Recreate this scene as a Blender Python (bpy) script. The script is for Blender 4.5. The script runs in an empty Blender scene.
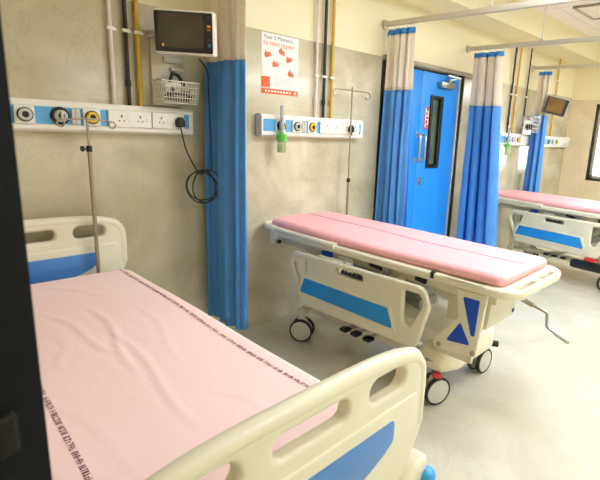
import bpy, bmesh, math, random
from mathutils import Vector, Matrix
random.seed(7)
S = bpy.context.scene
COL = S.collection
PI = math.pi

# ------------------------------------------------------------------ materials
def lin(c):
    r = []
    for v in c:
        v = v / 255.0
        r.append(v / 12.92 if v <= 0.04045 else ((v + 0.055) / 1.055) ** 2.4)
    return (r[0], r[1], r[2], 1.0)

def new_mat(name):
    m = bpy.data.materials.new(name); m.use_nodes = True
    nt = m.node_tree
    return m, nt, nt.nodes['Principled BSDF']

def mat(name, rgb, rough=0.5, metal=0.0, var=0.04, scale=6.0, bump=0.0, bscale=40.0, spec=0.5, coat=0.0, trans=0.0, alpha=1.0):
    m, nt, b = new_mat(name)
    tc = nt.nodes.new('ShaderNodeTexCoord')
    nz = nt.nodes.new('ShaderNodeTexNoise'); nz.inputs['Scale'].default_value = scale; nz.inputs['Detail'].default_value = 3
    nt.links.new(tc.outputs['Object'], nz.inputs['Vector'])
    rp = nt.nodes.new('ShaderNodeValToRGB')
    c = lin(rgb)
    lo = tuple(max(0, v * (1 - var)) for v in c[:3]) + (1,)
    hi = tuple(min(1, v * (1 + var)) for v in c[:3]) + (1,)
    rp.color_ramp.elements[0].position = 0.3; rp.color_ramp.elements[0].color = lo
    rp.color_ramp.elements[1].position = 0.7; rp.color_ramp.elements[1].color = hi
    nt.links.new(nz.outputs['Fac'], rp.inputs['Fac'])
    nt.links.new(rp.outputs['Color'], b.inputs['Base Color'])
    b.inputs['Roughness'].default_value = rough
    b.inputs['Metallic'].default_value = metal
    b.inputs['Specular IOR Level'].default_value = spec
    b.inputs['Coat Weight'].default_value = coat
    b.inputs['Transmission Weight'].default_value = trans
    b.inputs['Alpha'].default_value = alpha
    if bump > 0:
        n2 = nt.nodes.new('ShaderNodeTexNoise'); n2.inputs['Scale'].default_value = bscale; n2.inputs['Detail'].default_value = 4
        nt.links.new(tc.outputs['Object'], n2.inputs['Vector'])
        bp = nt.nodes.new('ShaderNodeBump'); bp.inputs['Strength'].default_value = bump; bp.inputs['Distance'].default_value = 0.01
        nt.links.new(n2.outputs['Fac'], bp.inputs['Height'])
        nt.links.new(bp.outputs['Normal'], b.inputs['Normal'])
    return m

def marble(name, c1, c2, c3, rough, tile=(1.2, 0.6), joint=(150, 140, 115), axes=('X', 'Z'), jw=0.0025, jmix=0.6, vein=0.55):
    """polished vitrified stone tiles: cloudy base, thin veins, fine joints"""
    m, nt, b = new_mat(name)
    N, L = nt.nodes, nt.links
    tc = N.new('ShaderNodeTexCoord')
    n1 = N.new('ShaderNodeTexNoise'); n1.inputs['Scale'].default_value = 2.0; n1.inputs['Detail'].default_value = 7; n1.inputs['Distortion'].default_value = 0.9
    L.new(tc.outputs['Object'], n1.inputs['Vector'])
    r1 = N.new('ShaderNodeValToRGB')
    r1.color_ramp.elements[0].position = 0.3; r1.color_ramp.elements[0].color = lin(c1)
    r1.color_ramp.elements[1].position = 0.68; r1.color_ramp.elements[1].color = lin(c2)
    L.new(n1.outputs['Fac'], r1.inputs['Fac'])
    n2 = N.new('ShaderNodeTexNoise'); n2.inputs['Scale'].default_value = 2.4; n2.inputs['Detail'].default_value = 9; n2.inputs['Distortion'].default_value = 2.2; n2.inputs['Roughness'].default_value = 0.6
    L.new(tc.outputs['Object'], n2.inputs['Vector'])
    r2 = N.new('ShaderNodeValToRGB'); e = r2.color_ramp.elements
    e[0].position = 0.485; e[0].color = (0, 0, 0, 1)
    e[1].position = 0.5; e[1].color = (vein, vein, vein, 1)
    x = e.new(0.515); x.color = (0, 0, 0, 1)
    L.new(n2.outputs['Fac'], r2.inputs['Fac'])
    n3 = N.new('ShaderNodeTexNoise'); n3.inputs['Scale'].default_value = 1.3
    L.new(tc.outputs['Object'], n3.inputs['Vector'])
    mm = N.new('ShaderNodeMath'); mm.operation = 'MULTIPLY'
    L.new(r2.outputs['Color'], mm.inputs[0]); L.new(n3.outputs['Fac'], mm.inputs[1])
    mx = N.new('ShaderNodeMix'); mx.data_type = 'RGBA'
    L.new(mm.outputs[0], mx.inputs['Factor']); L.new(r1.outputs['Color'], mx.inputs['A']); mx.inputs['B'].default_value = lin(c3)
    # joints
    sp = N.new('ShaderNodeSeparateXYZ'); L.new(tc.outputs['Object'], sp.inputs[0])
    outs = []
    for ax, t in zip(axes, tile):
        d = N.new('ShaderNodeMath'); d.operation = 'DIVIDE'; d.inputs[1].default_value = t; L.new(sp.outputs[ax], d.inputs[0])
        p = N.new('ShaderNodeMath'); p.operation = 'PINGPONG'; p.inputs[1].default_value = 0.5; L.new(d.outputs[0], p.inputs[0])
        l = N.new('ShaderNodeMath'); l.operation = 'LESS_THAN'; l.inputs[1].default_value = jw / t; L.new(p.outputs[0], l.inputs[0])
        outs.append(l)
    mxx = N.new('ShaderNodeMath'); mxx.operation = 'MAXIMUM'; L.new(outs[0].outputs[0], mxx.inputs[0]); L.new(outs[1].outputs[0], mxx.inputs[1])
    ml = N.new('ShaderNodeMath'); ml.operation = 'MULTIPLY'; ml.inputs[1].default_value = jmix; L.new(mxx.outputs[0], ml.inputs[0])
    mj = N.new('ShaderNodeMix'); mj.data_type = 'RGBA'
    L.new(ml.outputs[0], mj.inputs['Factor']); L.new(mx.outputs['Result'], mj.inputs['A']); mj.inputs['B'].default_value = lin(joint)
    L.new(mj.outputs['Result'], b.inputs['Base Color'])
    b.inputs['Roughness'].default_value = rough
    # slight waviness of the polish
    n4 = N.new('ShaderNodeTexNoise'); n4.inputs['Scale'].default_value = 3.0; L.new(tc.outputs['Object'], n4.inputs['Vector'])
    bp = N.new('ShaderNodeBump'); bp.inputs['Strength'].default_value = 0.05; bp.inputs['Distance'].default_value = 0.02
    L.new(n4.outputs['Fac'], bp.inputs['Height']); L.new(bp.outputs['Normal'], b.inputs['Normal'])
    return m

def emit(name, rgb, strength):
    m, nt, b = new_mat(name)
    b.inputs['Base Color'].default_value = lin(rgb)
    b.inputs['Emission Color'].default_value = lin(rgb)
    b.inputs['Emission Strength'].default_value = strength
    return m

def net_mat(name, rgb):
    """fine curtain netting: procedural weave with see-through gaps"""
    m, nt, b = new_mat(name)
    N, L = nt.nodes, nt.links
    tc = N.new('ShaderNodeTexCoord')
    b.inputs['Base Color'].default_value = lin(rgb); b.inputs['Roughness'].default_value = 0.9
    b.inputs['Subsurface Weight'].default_value = 0.0
    nz = N.new('ShaderNodeTexNoise'); nz.inputs['Scale'].default_value = 60; nz.inputs['Detail'].default_value = 2
    L.new(tc.outputs['Object'], nz.inputs['Vector'])
    rp = N.new('ShaderNodeValToRGB'); rp.color_ramp.elements[0].color = (0.62, 0.62, 0.62, 1); rp.color_ramp.elements[1].color = (0.86, 0.86, 0.86, 1)
    L.new(nz.outputs['Fac'], rp.inputs['Fac']); L.new(rp.outputs['Color'], b.inputs['Alpha'])
    return m

M = {}
M['paint'] = mat('wall_paint', (240, 231, 196), 0.42, var=0.015, scale=1.5, bump=0.03, bscale=60)
M['paintR'] = mat('end_wall_paint', (243, 231, 194), 0.5, var=0.015, scale=1.5, bump=0.03, bscale=60)
M['ceil'] = marble('ceiling_board', (250, 247, 242), (252, 249, 245), (246, 242, 236), 0.8, tile=(0.6, 0.6), joint=(205, 195, 180), axes=('X', 'Y'), jw=0.006, jmix=0.6, vein=0.1)
M['tile'] = marble('wall_tile_stone', (180, 171, 140), (220, 213, 188), (156, 145, 115), 0.22, tile=(1.2, 0.8), joint=(176, 164, 134), axes=('X', 'Z'), jw=0.002, jmix=0.4, vein=0.45)
M['tileR'] = marble('end_wall_tile_stone', (226, 206, 172), (236, 220, 190), (196, 176, 144), 0.25, tile=(0.8, 0.6), joint=(196, 176, 146), axes=('Y', 'Z'), jw=0.002, jmix=0.5)
M['floor'] = marble('floor_tile_stone', (192, 187, 168), (208, 203, 186), (176, 168, 146), 0.11, tile=(0.8, 0.8), joint=(190, 180, 152), axes=('X', 'Y'), jw=0.002, jmix=0.6, vein=0.5)
M['cream'] = mat('cream_plastic', (228, 223, 200), 0.33, var=0.02, scale=3)
M['creamd'] = mat('cream_steel', (216, 210, 186), 0.38, var=0.03, scale=5)
M['white'] = mat('white_plastic', (246, 243, 234), 0.35, var=0.015)
M['whitep'] = mat('white_paper', (244, 242, 238), 0.6, var=0.015)
M['grey'] = mat('grey_plastic', (165, 168, 168), 0.4, var=0.04)
M['lgrey'] = mat('light_grey_plastic', (205, 205, 196), 0.4, var=0.03)
M['black'] = mat('black_plastic', (22, 22, 24), 0.4, var=0.2)
M['rubber'] = mat('black_rubber', (52, 50, 46), 0.75, var=0.1)
M['steel'] = mat('brushed_steel', (190, 186, 176), 0.28, metal=1.0, var=0.05, scale=20)
M['steelm'] = mat('matt_steel', (176, 160, 142), 0.42, metal=0.75, var=0.05, scale=20)
M['alu'] = mat('anodised_aluminium', (208, 201, 184), 0.45, metal=0.35, var=0.03)
M['wire'] = mat('wire_chrome', (226, 222, 208), 0.35, metal=0.5, var=0.03)
M['blue_strip'] = mat('blue_strip_plastic', (96, 176, 232), 0.4, var=0.03)
M['blue_panel'] = mat('blue_panel_plastic', (72, 132, 204), 0.35, var=0.03)
M['blue_rail'] = mat('blue_rail_plastic', (34, 146, 228), 0.35, var=0.03)
M['blue_dark'] = mat('deep_blue_plastic', (16, 72, 190), 0.35, var=0.04)
M['bumper'] = mat('blue_bumper_rubber', (60, 158, 226), 0.35, var=0.03)
M['curtain'] = mat('blue_curtain_cloth', (78, 148, 226), 0.5, var=0.06, scale=8, bump=0.15, bscale=200)
M['tape'] = mat('blue_header_tape', (56, 132, 206), 0.8, var=0.15, scale=40)
M['net'] = net_mat('beige_netting', (248, 236, 216))
M['door'] = mat('blue_door_laminate', (36, 144, 240), 0.4, var=0.03, scale=3)
M['darkframe'] = mat('dark_door_frame', (46, 38, 30), 0.45, var=0.1)
M['lintel'] = mat('grey_stone_lintel', (150, 140, 120), 0.3, var=0.12, scale=20)
M['glass_green'] = mat('door_glass', (150, 166, 146), 0.05, var=0.02, trans=0.85)
M['glass'] = mat('window_glass', (250, 252, 252), 0.02, var=0.0, trans=1.0)
M['sheet'] = mat('pink_bedsheet', (255, 221, 218), 0.8, var=0.02, scale=2, bump=0.12, bscale=25)
M['rexine'] = mat('pink_mattress_cover', (246, 182, 186), 0.55, var=0.03, scale=4, bump=0.06, bscale=18)
M['maroon'] = mat('maroon_print', (128, 40, 56), 0.8, var=0.1)
M['seam'] = mat('brown_seam', (122, 52, 62), 0.8, var=0.1)
M['yellow'] = mat('yellow_pipe_paint', (214, 172, 52), 0.4, var=0.06)
M['pipewhite'] = mat('white_pipe_paint', (226, 214, 206), 0.4, var=0.04)
M['pipeblack'] = mat('black_pipe_paint', (40, 36, 32), 0.4, var=0.2, scale=30)
M['yring'] = mat('yellow_outlet_ring', (236, 196, 40), 0.4, var=0.03)
M['screen'] = mat('screen_with_grey_reflection', (78, 70, 58), 0.12, var=0.25, scale=5, spec=0.6)  # dull reflection on the dark screen, put into its base colour
M['bezel'] = mat('dark_bezel', (44, 42, 42), 0.3, var=0.05)
M['orange'] = mat('orange_print', (236, 104, 52), 0.6, var=0.05)
M['orangep'] = mat('red_orange_print', (226, 104, 74), 0.6, var=0.15, scale=60)
M['greyprint'] = mat('grey_print', (120, 124, 132), 0.6, var=0.05)
M['greylight'] = mat('light_grey_print', (212, 214, 218), 0.6, var=0.02)
M['red'] = mat('red_plastic', (214, 44, 40), 0.4, var=0.05)
M['green'] = mat('green_plastic', (92, 196, 62), 0.35, var=0.05)
M['bottle'] = mat('pale_green_bottle', (206, 230, 176), 0.1, var=0.03, trans=0.6)
M['clear'] = mat('clear_tube', (196, 204, 210), 0.1, var=0.02, trans=0.5)
M['ledo'] = emit('orange_key_light', (215, 120, 30), 0.12)
M['ledb'] = emit('blue_key_light', (50, 110, 140), 0.08)
M['ledy'] = emit('yellow_status_light', (225, 180, 40), 0.15)
M['diff'] = emit('light_diffuser', (238, 246, 255), 20.0)
M['corridor'] = mat('corridor_paint', (132, 138, 112), 0.6, var=0.03)
M['amber'] = mat('screen_with_amber_reflection', (120, 92, 40), 0.15, var=0.25, scale=6)  # orange-brown reflection on the far screen, painted as its colour
M['blackdoor'] = mat('black_door_paint', (7, 7, 8), 0.7, var=0.2, scale=3, spec=0.15)
M['olive'] = mat('dull_olive_metal', (22, 22, 15), 0.6, metal=0.0, var=0.1, spec=0.2)

# ------------------------------------------------------------------ geometry helpers
def I(): return Matrix.Identity(4)

def add_box(bm, c, s, bevel=0.0, rot=None, seg=2):
    r = bmesh.ops.create_cube(bm, size=1.0)
    vs = r['verts']
    mtx = Matrix.Translation(Vector(c)) @ (rot.to_4x4() if rot else I()) @ Matrix.Diagonal((s[0], s[1], s[2], 1))
    bmesh.ops.transform(bm, matrix=mtx, verts=vs)
    if bevel > 0:
        es = list({e for v in vs for e in v.link_edges})
        bmesh.ops.bevel(bm, geom=es, offset=bevel, segments=seg, affect='EDGES', profile=0.5)

def add_tube(bm, pts, r, n=10, closed=False):
    pts = [Vector(p) for p in pts]
    k = len(pts)
    rs = r if isinstance(r, (list, tuple)) else [r] * k
    tang = []
    for i in range(k):
        a = pts[(i - 1) % k] if (closed or i > 0) else pts[i]
        b = pts[(i + 1) % k] if (closed or i < k - 1) else pts[i]
        t = (b - a)
        tang.append(t.normalized() if t.length > 1e-9 else Vector((0, 0, 1)))
    up = Vector((0, 0, 1)) if abs(tang[0].z) < 0.9 else Vector((1, 0, 0))
    nrm = (up - tang[0] * up.dot(tang[0])).normalized()
    rings = []
    for i in range(k):
        if i:
            nrm = nrm - tang[i] * nrm.dot(tang[i])
            nrm = nrm.normalized() if nrm.length > 1e-6 else tang[i].orthogonal().normalized()
        bi = tang[i].cross(nrm)
        rings.append([bm.verts.new(pts[i] + (nrm * math.cos(2 * PI * j / n) + bi * math.sin(2 * PI * j / n)) * rs[i]) for j in range(n)])
    for i in range(k if closed else k - 1):
        A, B = rings[i], rings[(i + 1) % k]
        for j in range(n):
            bm.faces.new((A[j], A[(j + 1) % n], B[(j + 1) % n], B[j]))
    if not closed:
        bm.faces.new(rings[0][::-1]); bm.faces.new(rings[-1])

def add_lathe(bm, prof, mtx=None, n=24):
    """prof: [(radius, height)...] about local z"""
    mtx = mtx or I()
    rings = []
    for r, h in prof:
        if r < 1e-6:
            rings.append([bm.verts.new(mtx @ Vector((0, 0, h)))])
        else:
            rings.append([bm.verts.new(mtx @ Vector((r * math.cos(2 * PI * j / n), r * math.sin(2 * PI * j / n), h))) for j in range(n)])
    for A, B in zip(rings, rings[1:]):
        if len(A) == 1 and len(B) == 1: continue
        for j in range(n):
            k = (j + 1) % n
            if len(A) == 1: bm.faces.new((A[0], B[j], B[k]))
            elif len(B) == 1: bm.faces.new((A[j], A[k], B[0]))
            else: bm.faces.new((A[j], A[k], B[k], B[j]))
    if prof[0] == prof[-1]: return
    if len(rings[0]) > 1: bm.faces.new(rings[0][::-1])
    if len(rings[-1]) > 1: bm.faces.new(rings[-1])

def round_poly(pts, rad, seg=6):
    out = []
    n = len(pts)
    for i in range(n):
        p = Vector(pts[i]); a = Vector(pts[i - 1]); b = Vector(pts[(i + 1) % n])
        r = rad[i] if isinstance(rad, (list, tuple)) else rad
        if r <= 0: out.append(tuple(p)); continue
        d1 = (a - p).normalized(); d2 = (b - p).normalized()
        ang = math.acos(max(-1, min(1, d1.dot(d2))))
        if ang > PI - 0.02: out.append(tuple(p)); continue
        t = min(r / math.tan(ang / 2), 0.49 * (a - p).length, 0.49 * (b - p).length)
        rr = t * math.tan(ang / 2)
        cdir = (d1 + d2).normalized(); cc = p + cdir * (rr / math.sin(ang / 2))
        s0 = p + d1 * t - cc; s1 = p + d2 * t - cc
        a0 = math.atan2(s0.y, s0.x); da = math.atan2(s1.y, s1.x) - a0
        while da > PI: da -= 2 * PI
        while da < -PI: da += 2 * PI
        for k in range(seg + 1):
            th = a0 + da * k / seg
            out.append((cc.x + rr * math.cos(th), cc.y + rr * math.sin(th)))
    return out

def rrect(x0, y0, x1, y1, r, seg=6):
    return round_poly([(x0, y0), (x1, y0), (x1, y1), (x0, y1)], r, seg)

def add_plate(bm, outer, holes, depth, bevel, mtx=None, res=3):
    """2D outline with holes -> plate centred on local z, rounded rims"""
    cu = bpy.data.curves.new('tmp', 'CURVE'); cu.dimensions = '2D'; cu.fill_mode = 'BOTH'
    b = min(bevel, depth / 2 - 1e-4)
    cu.extrude = max(depth / 2 - b, 1e-4); cu.bevel_depth = b; cu.bevel_resolution = res; cu.offset = -b
    for loop in [outer] + list(holes):
        sp = cu.splines.new('POLY'); sp.points.add(len(loop) - 1)
        for p, q in zip(sp.points, loop): p.co = (q[0], q[1], 0, 1)
        sp.use_cyclic_u = True
    o = bpy.data.objects.new('tmp', cu); COL.objects.link(o)
    dg = bpy.context.evaluated_depsgraph_get()
    me = bpy.data.meshes.new_from_object(o.evaluated_get(dg))
    if mtx is not None: me.transform(mtx)
    bm.from_mesh(me)
    bpy.data.objects.remove(o); bpy.data.curves.remove(cu); bpy.data.meshes.remove(me)

def add_text(bm, s, size, mtx, depth=0.0004, align='CENTER'):
    cu = bpy.data.curves.new('tmp', 'FONT'); cu.body = s; cu.size = size; cu.align_x = align; cu.align_y = 'CENTER'; cu.extrude = depth
    o = bpy.data.objects.new('tmp', cu); COL.objects.link(o)
    dg = bpy.context.evaluated_depsgraph_get()
    me = bpy.data.meshes.new_from_object(o.evaluated_get(dg))
    me.transform(mtx); bm.from_mesh(me)
    bpy.data.objects.remove(o); bpy.data.curves.remove(cu); bpy.data.meshes.remove(me)

def obj(name, bm, m, parent=None, loc=None, sharp=35, weld=True, smooth=True):
    if weld: bmesh.ops.remove_doubles(bm, verts=bm.verts, dist=1e-5)
    bmesh.ops.recalc_face_normals(bm, faces=bm.faces)
    for f in bm.faces: f.smooth = smooth
    lim = math.radians(sharp)
    for e in bm.edges:
        if len(e.link_faces) == 2 and e.calc_face_angle(0) > lim: e.smooth = False
    me = bpy.data.meshes.new(name); bm.to_mesh(me); bm.free()
    for mm in (m if isinstance(m, (list, tuple)) else [m]): me.materials.append(mm)
    o = bpy.data.objects.new(name, me); COL.objects.link(o)
    if parent is not None: o.parent = parent
    if loc: o.location = loc
    return o

def tag(o, label, cat, group=None, kind=None):
    o['label'] = label; o['category'] = cat
    if group: o['group'] = group
    if kind: o['kind'] = kind
    return o

def thing(name, label, cat, loc=(0, 0, 0), rotz=0.0, group=None):
    o = bpy.data.objects.new(name, None); COL.objects.link(o)
    o.empty_display_size = 0.1
    o.location = loc; o.rotation_euler = (0, 0, rotz)
    return tag(o, label, cat, group)

def struct(name, bm, m, label, cat, parent=None, **k):
    o = obj(name, bm, m, parent, **k)
    if parent is None: tag(o, label, cat, kind='structure')
    return o

def copy_tree(o, parent=None):
    kids = list(o.children)
    c = o.copy(); COL.objects.link(c)
    if parent is not None: c.parent = parent
    for ch in kids: copy_tree(ch, c)
    return c

B = bmesh.new
XZ = Matrix(((1, 0, 0, 0), (0, 0, -1, 0), (0, 1, 0, 0), (0, 0, 0, 1)))   # plate (u,v) -> (x,z), plate normal -> -y
YZ = Matrix(((0, 0, 1, 0), (1, 0, 0, 0), (0, 1, 0, 0), (0, 0, 0, 1)))    # plate (u,v) -> (y,z), plate normal -> x
def T(x, y, z): return Matrix.Translation((x, y, z))
RX = lambda a: Matrix.Rotation(a, 4, 'X')
RY = lambda a: Matrix.Rotation(a, 4, 'Y')
RZ = lambda a: Matrix.Rotation(a, 4, 'Z')

# ------------------------------------------------------------------ camera
R_ = Vector((0.68328, -0.72839, 0.05077)); U_ = Vector((0.13197, 0.19158, 0.97256)); F_ = Vector((0.71814, 0.65783, -0.22703))
F_.normalize(); R_ = (R_ - F_ * R_.dot(F_)).normalized(); U_ = R_.cross(F_)
cd = bpy.data.cameras.new('camera'); cam = bpy.data.objects.new('camera', cd); COL.objects.link(cam)
cam.matrix_world = Matrix(((R_.x, U_.x, -F_.x, 0.0), (R_.y, U_.y, -F_.y, -2.8727), (R_.z, U_.z, -F_.z, 1.5), (0, 0, 0, 1)))
cd.lens = 28.666; cd.sensor_width = 36; cd.shift_x = -0.1; cd.clip_start = 0.02
cd.dof.use_dof = True; cd.dof.focus_distance = 3.2; cd.dof.aperture_fstop = 8.0
S.camera = cam

# ------------------------------------------------------------------ room shell
XL, XR, YF, ZC = -0.75, 7.75, -6.0, 2.85
DX0, DX1, DZ = 3.30, 4.57, 2.085            # blue double door opening
ZT = 2.11                                   # top of the stone tiling

bm = B(); add_box(bm, ((XL + XR) / 2, (YF + 0) / 2 + 1.0, -0.05), (XR - XL + 0.4, 8.4, 0.1))
struct('floor', bm, M['floor'], 'glossy cream stone tile floor with faint veins', 'floor')
bm = B(); add_box(bm, ((XL + XR) / 2, YF / 2, ZC + 0.05), (XR - XL + 0.4, 6.4, 0.1))
struct('ceiling', bm, M['ceil'], 'pale ceiling boards with thin joints', 'ceiling')
bm = B()
add_box(bm, ((XL - 0.2 + DX0) / 2, 0.1, ZC / 2), (DX0 - XL + 0.2, 0.2, ZC))
add_box(bm, ((DX1 + XR + 0.2) / 2, 0.1, ZC / 2), (XR + 0.2 - DX1, 0.2, ZC))
add_box(bm, ((DX0 + DX1) / 2, 0.1, (DZ + ZC) / 2), (DX1 - DX0, 0.2, ZC - DZ))
struct('wall_back', bm, M['paint'], 'pale yellow painted wall behind the bedhead panels', 'wall', weld=False)
bm = B()
add_box(bm, ((XL + DX0) / 2, -0.006, ZT / 2), (DX0 - XL, 0.012, ZT), 0.002)
add_box(bm, ((DX1 + 0.03 + XR) / 2, -0.006, ZT / 2), (XR - DX1 - 0.03, 0.012, ZT), 0.002)
struct('trim_1', bm, M['tile'], 'polished beige stone tiling on the lower part of the back wall', 'wall tiling', weld=False)
bm = B(); add_box(bm, ((XL + XR) / 2, -0.195, (2.59 + ZC) / 2), (XR - XL, 0.39, ZC - 2.59))
struct('trim_2', bm, M['paint'], 'pale yellow boxed beam running along the top of the back wall', 'beam')
# right wall with the window opening
WY0, WY1, WZ0, WZ1 = -0.385, -2.5, 0.905, 2.03
bm = B()
add_box(bm, (XR + 0.1, WY0 / 2, ZC / 2), (0.2, -WY0, ZC))
add_box(bm, (XR + 0.1, (WY1 + YF) / 2, ZC / 2), (0.2, WY1 - YF, ZC))
add_box(bm, (XR + 0.1, (WY0 + WY1) / 2, WZ0 / 2), (0.2, WY0 - WY1, WZ0))
add_box(bm, (XR + 0.1, (WY0 + WY1) / 2, (WZ1 + ZC) / 2), (0.2, WY0 - WY1, ZC - WZ1))
struct('wall_right', bm, M['paintR'], 'cream end wall with the window', 'wall', weld=False)
bm = B()
add_box(bm, (XR - 0.005, WY0 / 2, 1.045), (0.01, -WY0, 2.09))
add_box(bm, (XR - 0.005, (WY1 + YF) / 2, 1.045), (0.01, WY1 - YF, 2.09))
add_box(bm, (XR - 0.005, (WY0 + WY1) / 2, WZ0 / 2), (0.01, WY0 - WY1, WZ0))
add_box(bm, (XR - 0.005, (WY0 + WY1) / 2, (WZ1 + 2.09) / 2), (0.01, WY0 - WY1, 2.09 - WZ1))
struct('trim_3', bm, M['tileR'], 'beige stone tiling around the window on the end wall', 'wall tiling', weld=False)
bm = B(); add_box(bm, (XL - 0.1, YF / 2, ZC / 2), (0.2, -YF + 0.4, ZC))
struct('wall_left', bm, M['paint'], 'pale yellow side wall behind the black door', 'wall')
bm = B(); add_box(bm, ((XL + XR) / 2, YF - 0.1, ZC / 2), (XR - XL + 0.4, 0.2, ZC))
struct('wall_front', bm, M['paint'], 'pale yellow wall behind the viewer', 'wall')
# corridor seen through the door glass
bm = B(); add_box(bm, (4.0, 2.1, 1.4), (4.6, 0.1, 2.8))
add_box(bm, (4.0, 1.15, 2.85), (4.6, 2.0, 0.1)); add_box(bm, (6.25, 1.25, 1.4), (0.1, 1.9, 2.8))  # roof and end panel added out of view to dim the corridor
struct('wall_corridor', bm, M['corridor'], 'corridor wall seen through the door glass, with added unseen roof and end panel', 'wall')

# window
win = thing('window_1', 'dark framed sliding window in the end wall', 'window', (XR + 0.06, 0, 0)); win['kind'] = 'structure'
bm = B()
w = 0.035
for yy in (WY0 - w / 2, WY1 + w / 2): add_box(bm, (0, yy, (WZ0 + WZ1) / 2), (0.1, w, WZ1 - WZ0), 0.006)
for zz in (WZ0 + w / 2, WZ1 - w / 2): add_box(bm, (0, (WY0 + WY1) / 2, zz), (0.1, WY0 - WY1, w), 0.006)
obj('window_frame', bm, M['darkframe'], win, weld=False)
for k, (ya, yb) in enumerate(((WY0 - w, -1.08), (-1.04, -1.75), (-1.71, WY1 + w))):
    bm = B(); s = 0.045
    for yy in (ya - s / 2, yb + s / 2): add_box(bm, (0.01 * (k % 2), yy, (WZ0 + WZ1) / 2), (0.04, s, WZ1 - WZ0 - 2 * w), 0.004)
    for zz in (WZ0 + w + s / 2, WZ1 - w - s / 2): add_box(bm, (0.01 * (k % 2), (ya + yb) / 2, zz), (0.04, ya - yb, s), 0.004)
    sh = obj('sash', bm, M['alu'], win, weld=False)
    bm = B(); add_box(bm, (0.01 * (k % 2), (ya + yb) / 2, (WZ0 + WZ1) / 2), (0.006, ya - yb - 0.05, WZ1 - WZ0 - 2 * w - 0.05))
    obj('pane', bm, M['glass'], sh)

# ------------------------------------------------------------------ blue double door
dr = thing('door_1', 'blue double door with a tall narrow glass panel between two curtains', 'door', (0, 0, 0)); dr['kind'] = 'structure'
bm = B()
add_box(bm, (DX1 - 0.012, 0.04, DZ / 2), (0.05, 0.12, DZ), 0.004)
add_box(bm, (DX0 + 0.012, 0.04, DZ / 2), (0.05, 0.12, DZ), 0.004)
add_box(bm, ((DX0 + DX1) / 2, 0.05, DZ - 0.006), (DX1 - DX0, 0.1, 0.02), 0.004)
obj('frame', bm, M['darkframe'], dr, weld=False)
seam = 3.885
# right leaf with the vision panel opening
VX0, VX1, VZ0, VZ1 = 4.075, 4.225, 1.175, 1.82
bm = B()
add_plate(bm, rrect(seam + 0.002, 0.01, DX1 - 0.04, DZ - 0.02, 0.002, 2), [rrect(VX0, VZ0, VX1, VZ1, 0.002, 2)], 0.04, 0.003, T(0, 0.005, 0) @ XZ)
lr = obj('leaf', bm, M['door'], dr)
bm = B()
add_plate(bm, rrect(VX0 - 0.035, VZ0 - 0.035, VX1 + 0.035, VZ1 + 0.035, 0.006, 3), [rrect(VX0, VZ0, VX1, VZ1, 0.004, 3)], 0.06, 0.006, T(0, 0.0, 0) @ XZ)
obj('glazing_bead', bm, M['black'], lr)
bm = B(); add_box(bm, ((VX0 + VX1) / 2, 0.012, (VZ0 + VZ1) / 2), (VX1 - VX0, 0.008, VZ1 - VZ0))
obj('vision_glass', bm, M['glass_green'], lr)
bm = B(); add_box(bm, ((DX0 + 0.04 + seam) / 2, 0.005, DZ / 2 - 0.005), (seam - DX0 - 0.042, 0.04, DZ - 0.03), 0.003)
ll = obj('leaf', bm, M['door'], dr)
for x, par in ((seam + 0.065, lr), (seam - 0.025, ll)):
    bm = B(); add_tube(bm, [(x, -0.014, 1.22), (x, -0.05, 1.225), (x, -0.06, 1.24), (x, -0.06, 1.45), (x, -0.05, 1.465), (x, -0.014, 1.47)], 0.011, 10)
    for zz in (1.22, 1.47): add_box(bm, (x, -0.0165, zz), (0.03, 0.004, 0.05), 0.001)
    obj('handle', bm, M['steel'], par, weld=False)
bm = B(); add_box(bm, (seam + 0.06, -0.019, 1.015), (0.045, 0.01, 0.08), 0.004); add_lathe(bm, [(0, 0), (0.013, 0), (0.013, 0.012), (0, 0.012)], T(seam + 0.06, -0.022, 1.015) @ RX(PI / 2), 14)
obj('lock', bm, M['steel'], lr, weld=False)
bm = B(); add_box(bm, (4.27, -0.04, 1.965), (0.24, 0.05, 0.06), 0.008); add_box(bm, (4.30, -0.05, 2.01), (0.05, 0.04, 0.04), 0.008)
add_tube(bm, [(4.30, -0.05, 2.025), (4.40, -0.12, 2.04), (4.27, -0.05, 2.06)], 0.009, 8)
obj('door_closer', bm, M['steel'], lr, weld=False)
bm = B()
add_box(bm, (DX1 - 0.039, -0.02, DZ / 2), (0.02, 0.02, DZ - 0.03), 0.002)
obj('edge_strip', bm, M['alu'], lr)
bm = B(); add_box(bm, ((DX0 + 4.80) / 2, -0.03, DZ + 0.022), (4.80 - DX0, 0.05, 0.04), 0.004)
struct('trim_4', bm, M['lintel'], 'grey stone strip above the blue door', 'lintel')
bm = B(); add_box(bm, (DX1 + 0.03, -0.004, DZ / 2), (0.03, 0.05, DZ), 0.003)
struct('trim_5', bm, M['darkframe'], 'dark upright strip at the right side of the blue door', 'door trim')
sg = thing('door_sign', 'small red and white upright sticker on the blue door', 'sign', (4.0, -0.0165, 1.635))
bm = B(); add_box(bm, (0, 0, 0), (0.075, 0.002, 0.21), 0.0008); obj('backing', bm, M['red'], sg)
bm = B()
add_box(bm, (0, -0.0015, 0), (0.052, 0.001, 0.185)); obj('white_field', bm, M['whitep'], sg)
bm = B()
for k, (sx, sz) in enumerate(((0.03, 0.028), (0.022, 0.03), (0.034, 0.022), (0.026, 0.034), (0.03, 0.024))):
    add_box(bm, (0.004 * (-1) ** k, -0.0025, 0.078 - k * 0.039), (sx, 0.001, sz), 0.0003)
obj('symbols', bm, M['maroon'], sg, weld=False)

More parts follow.
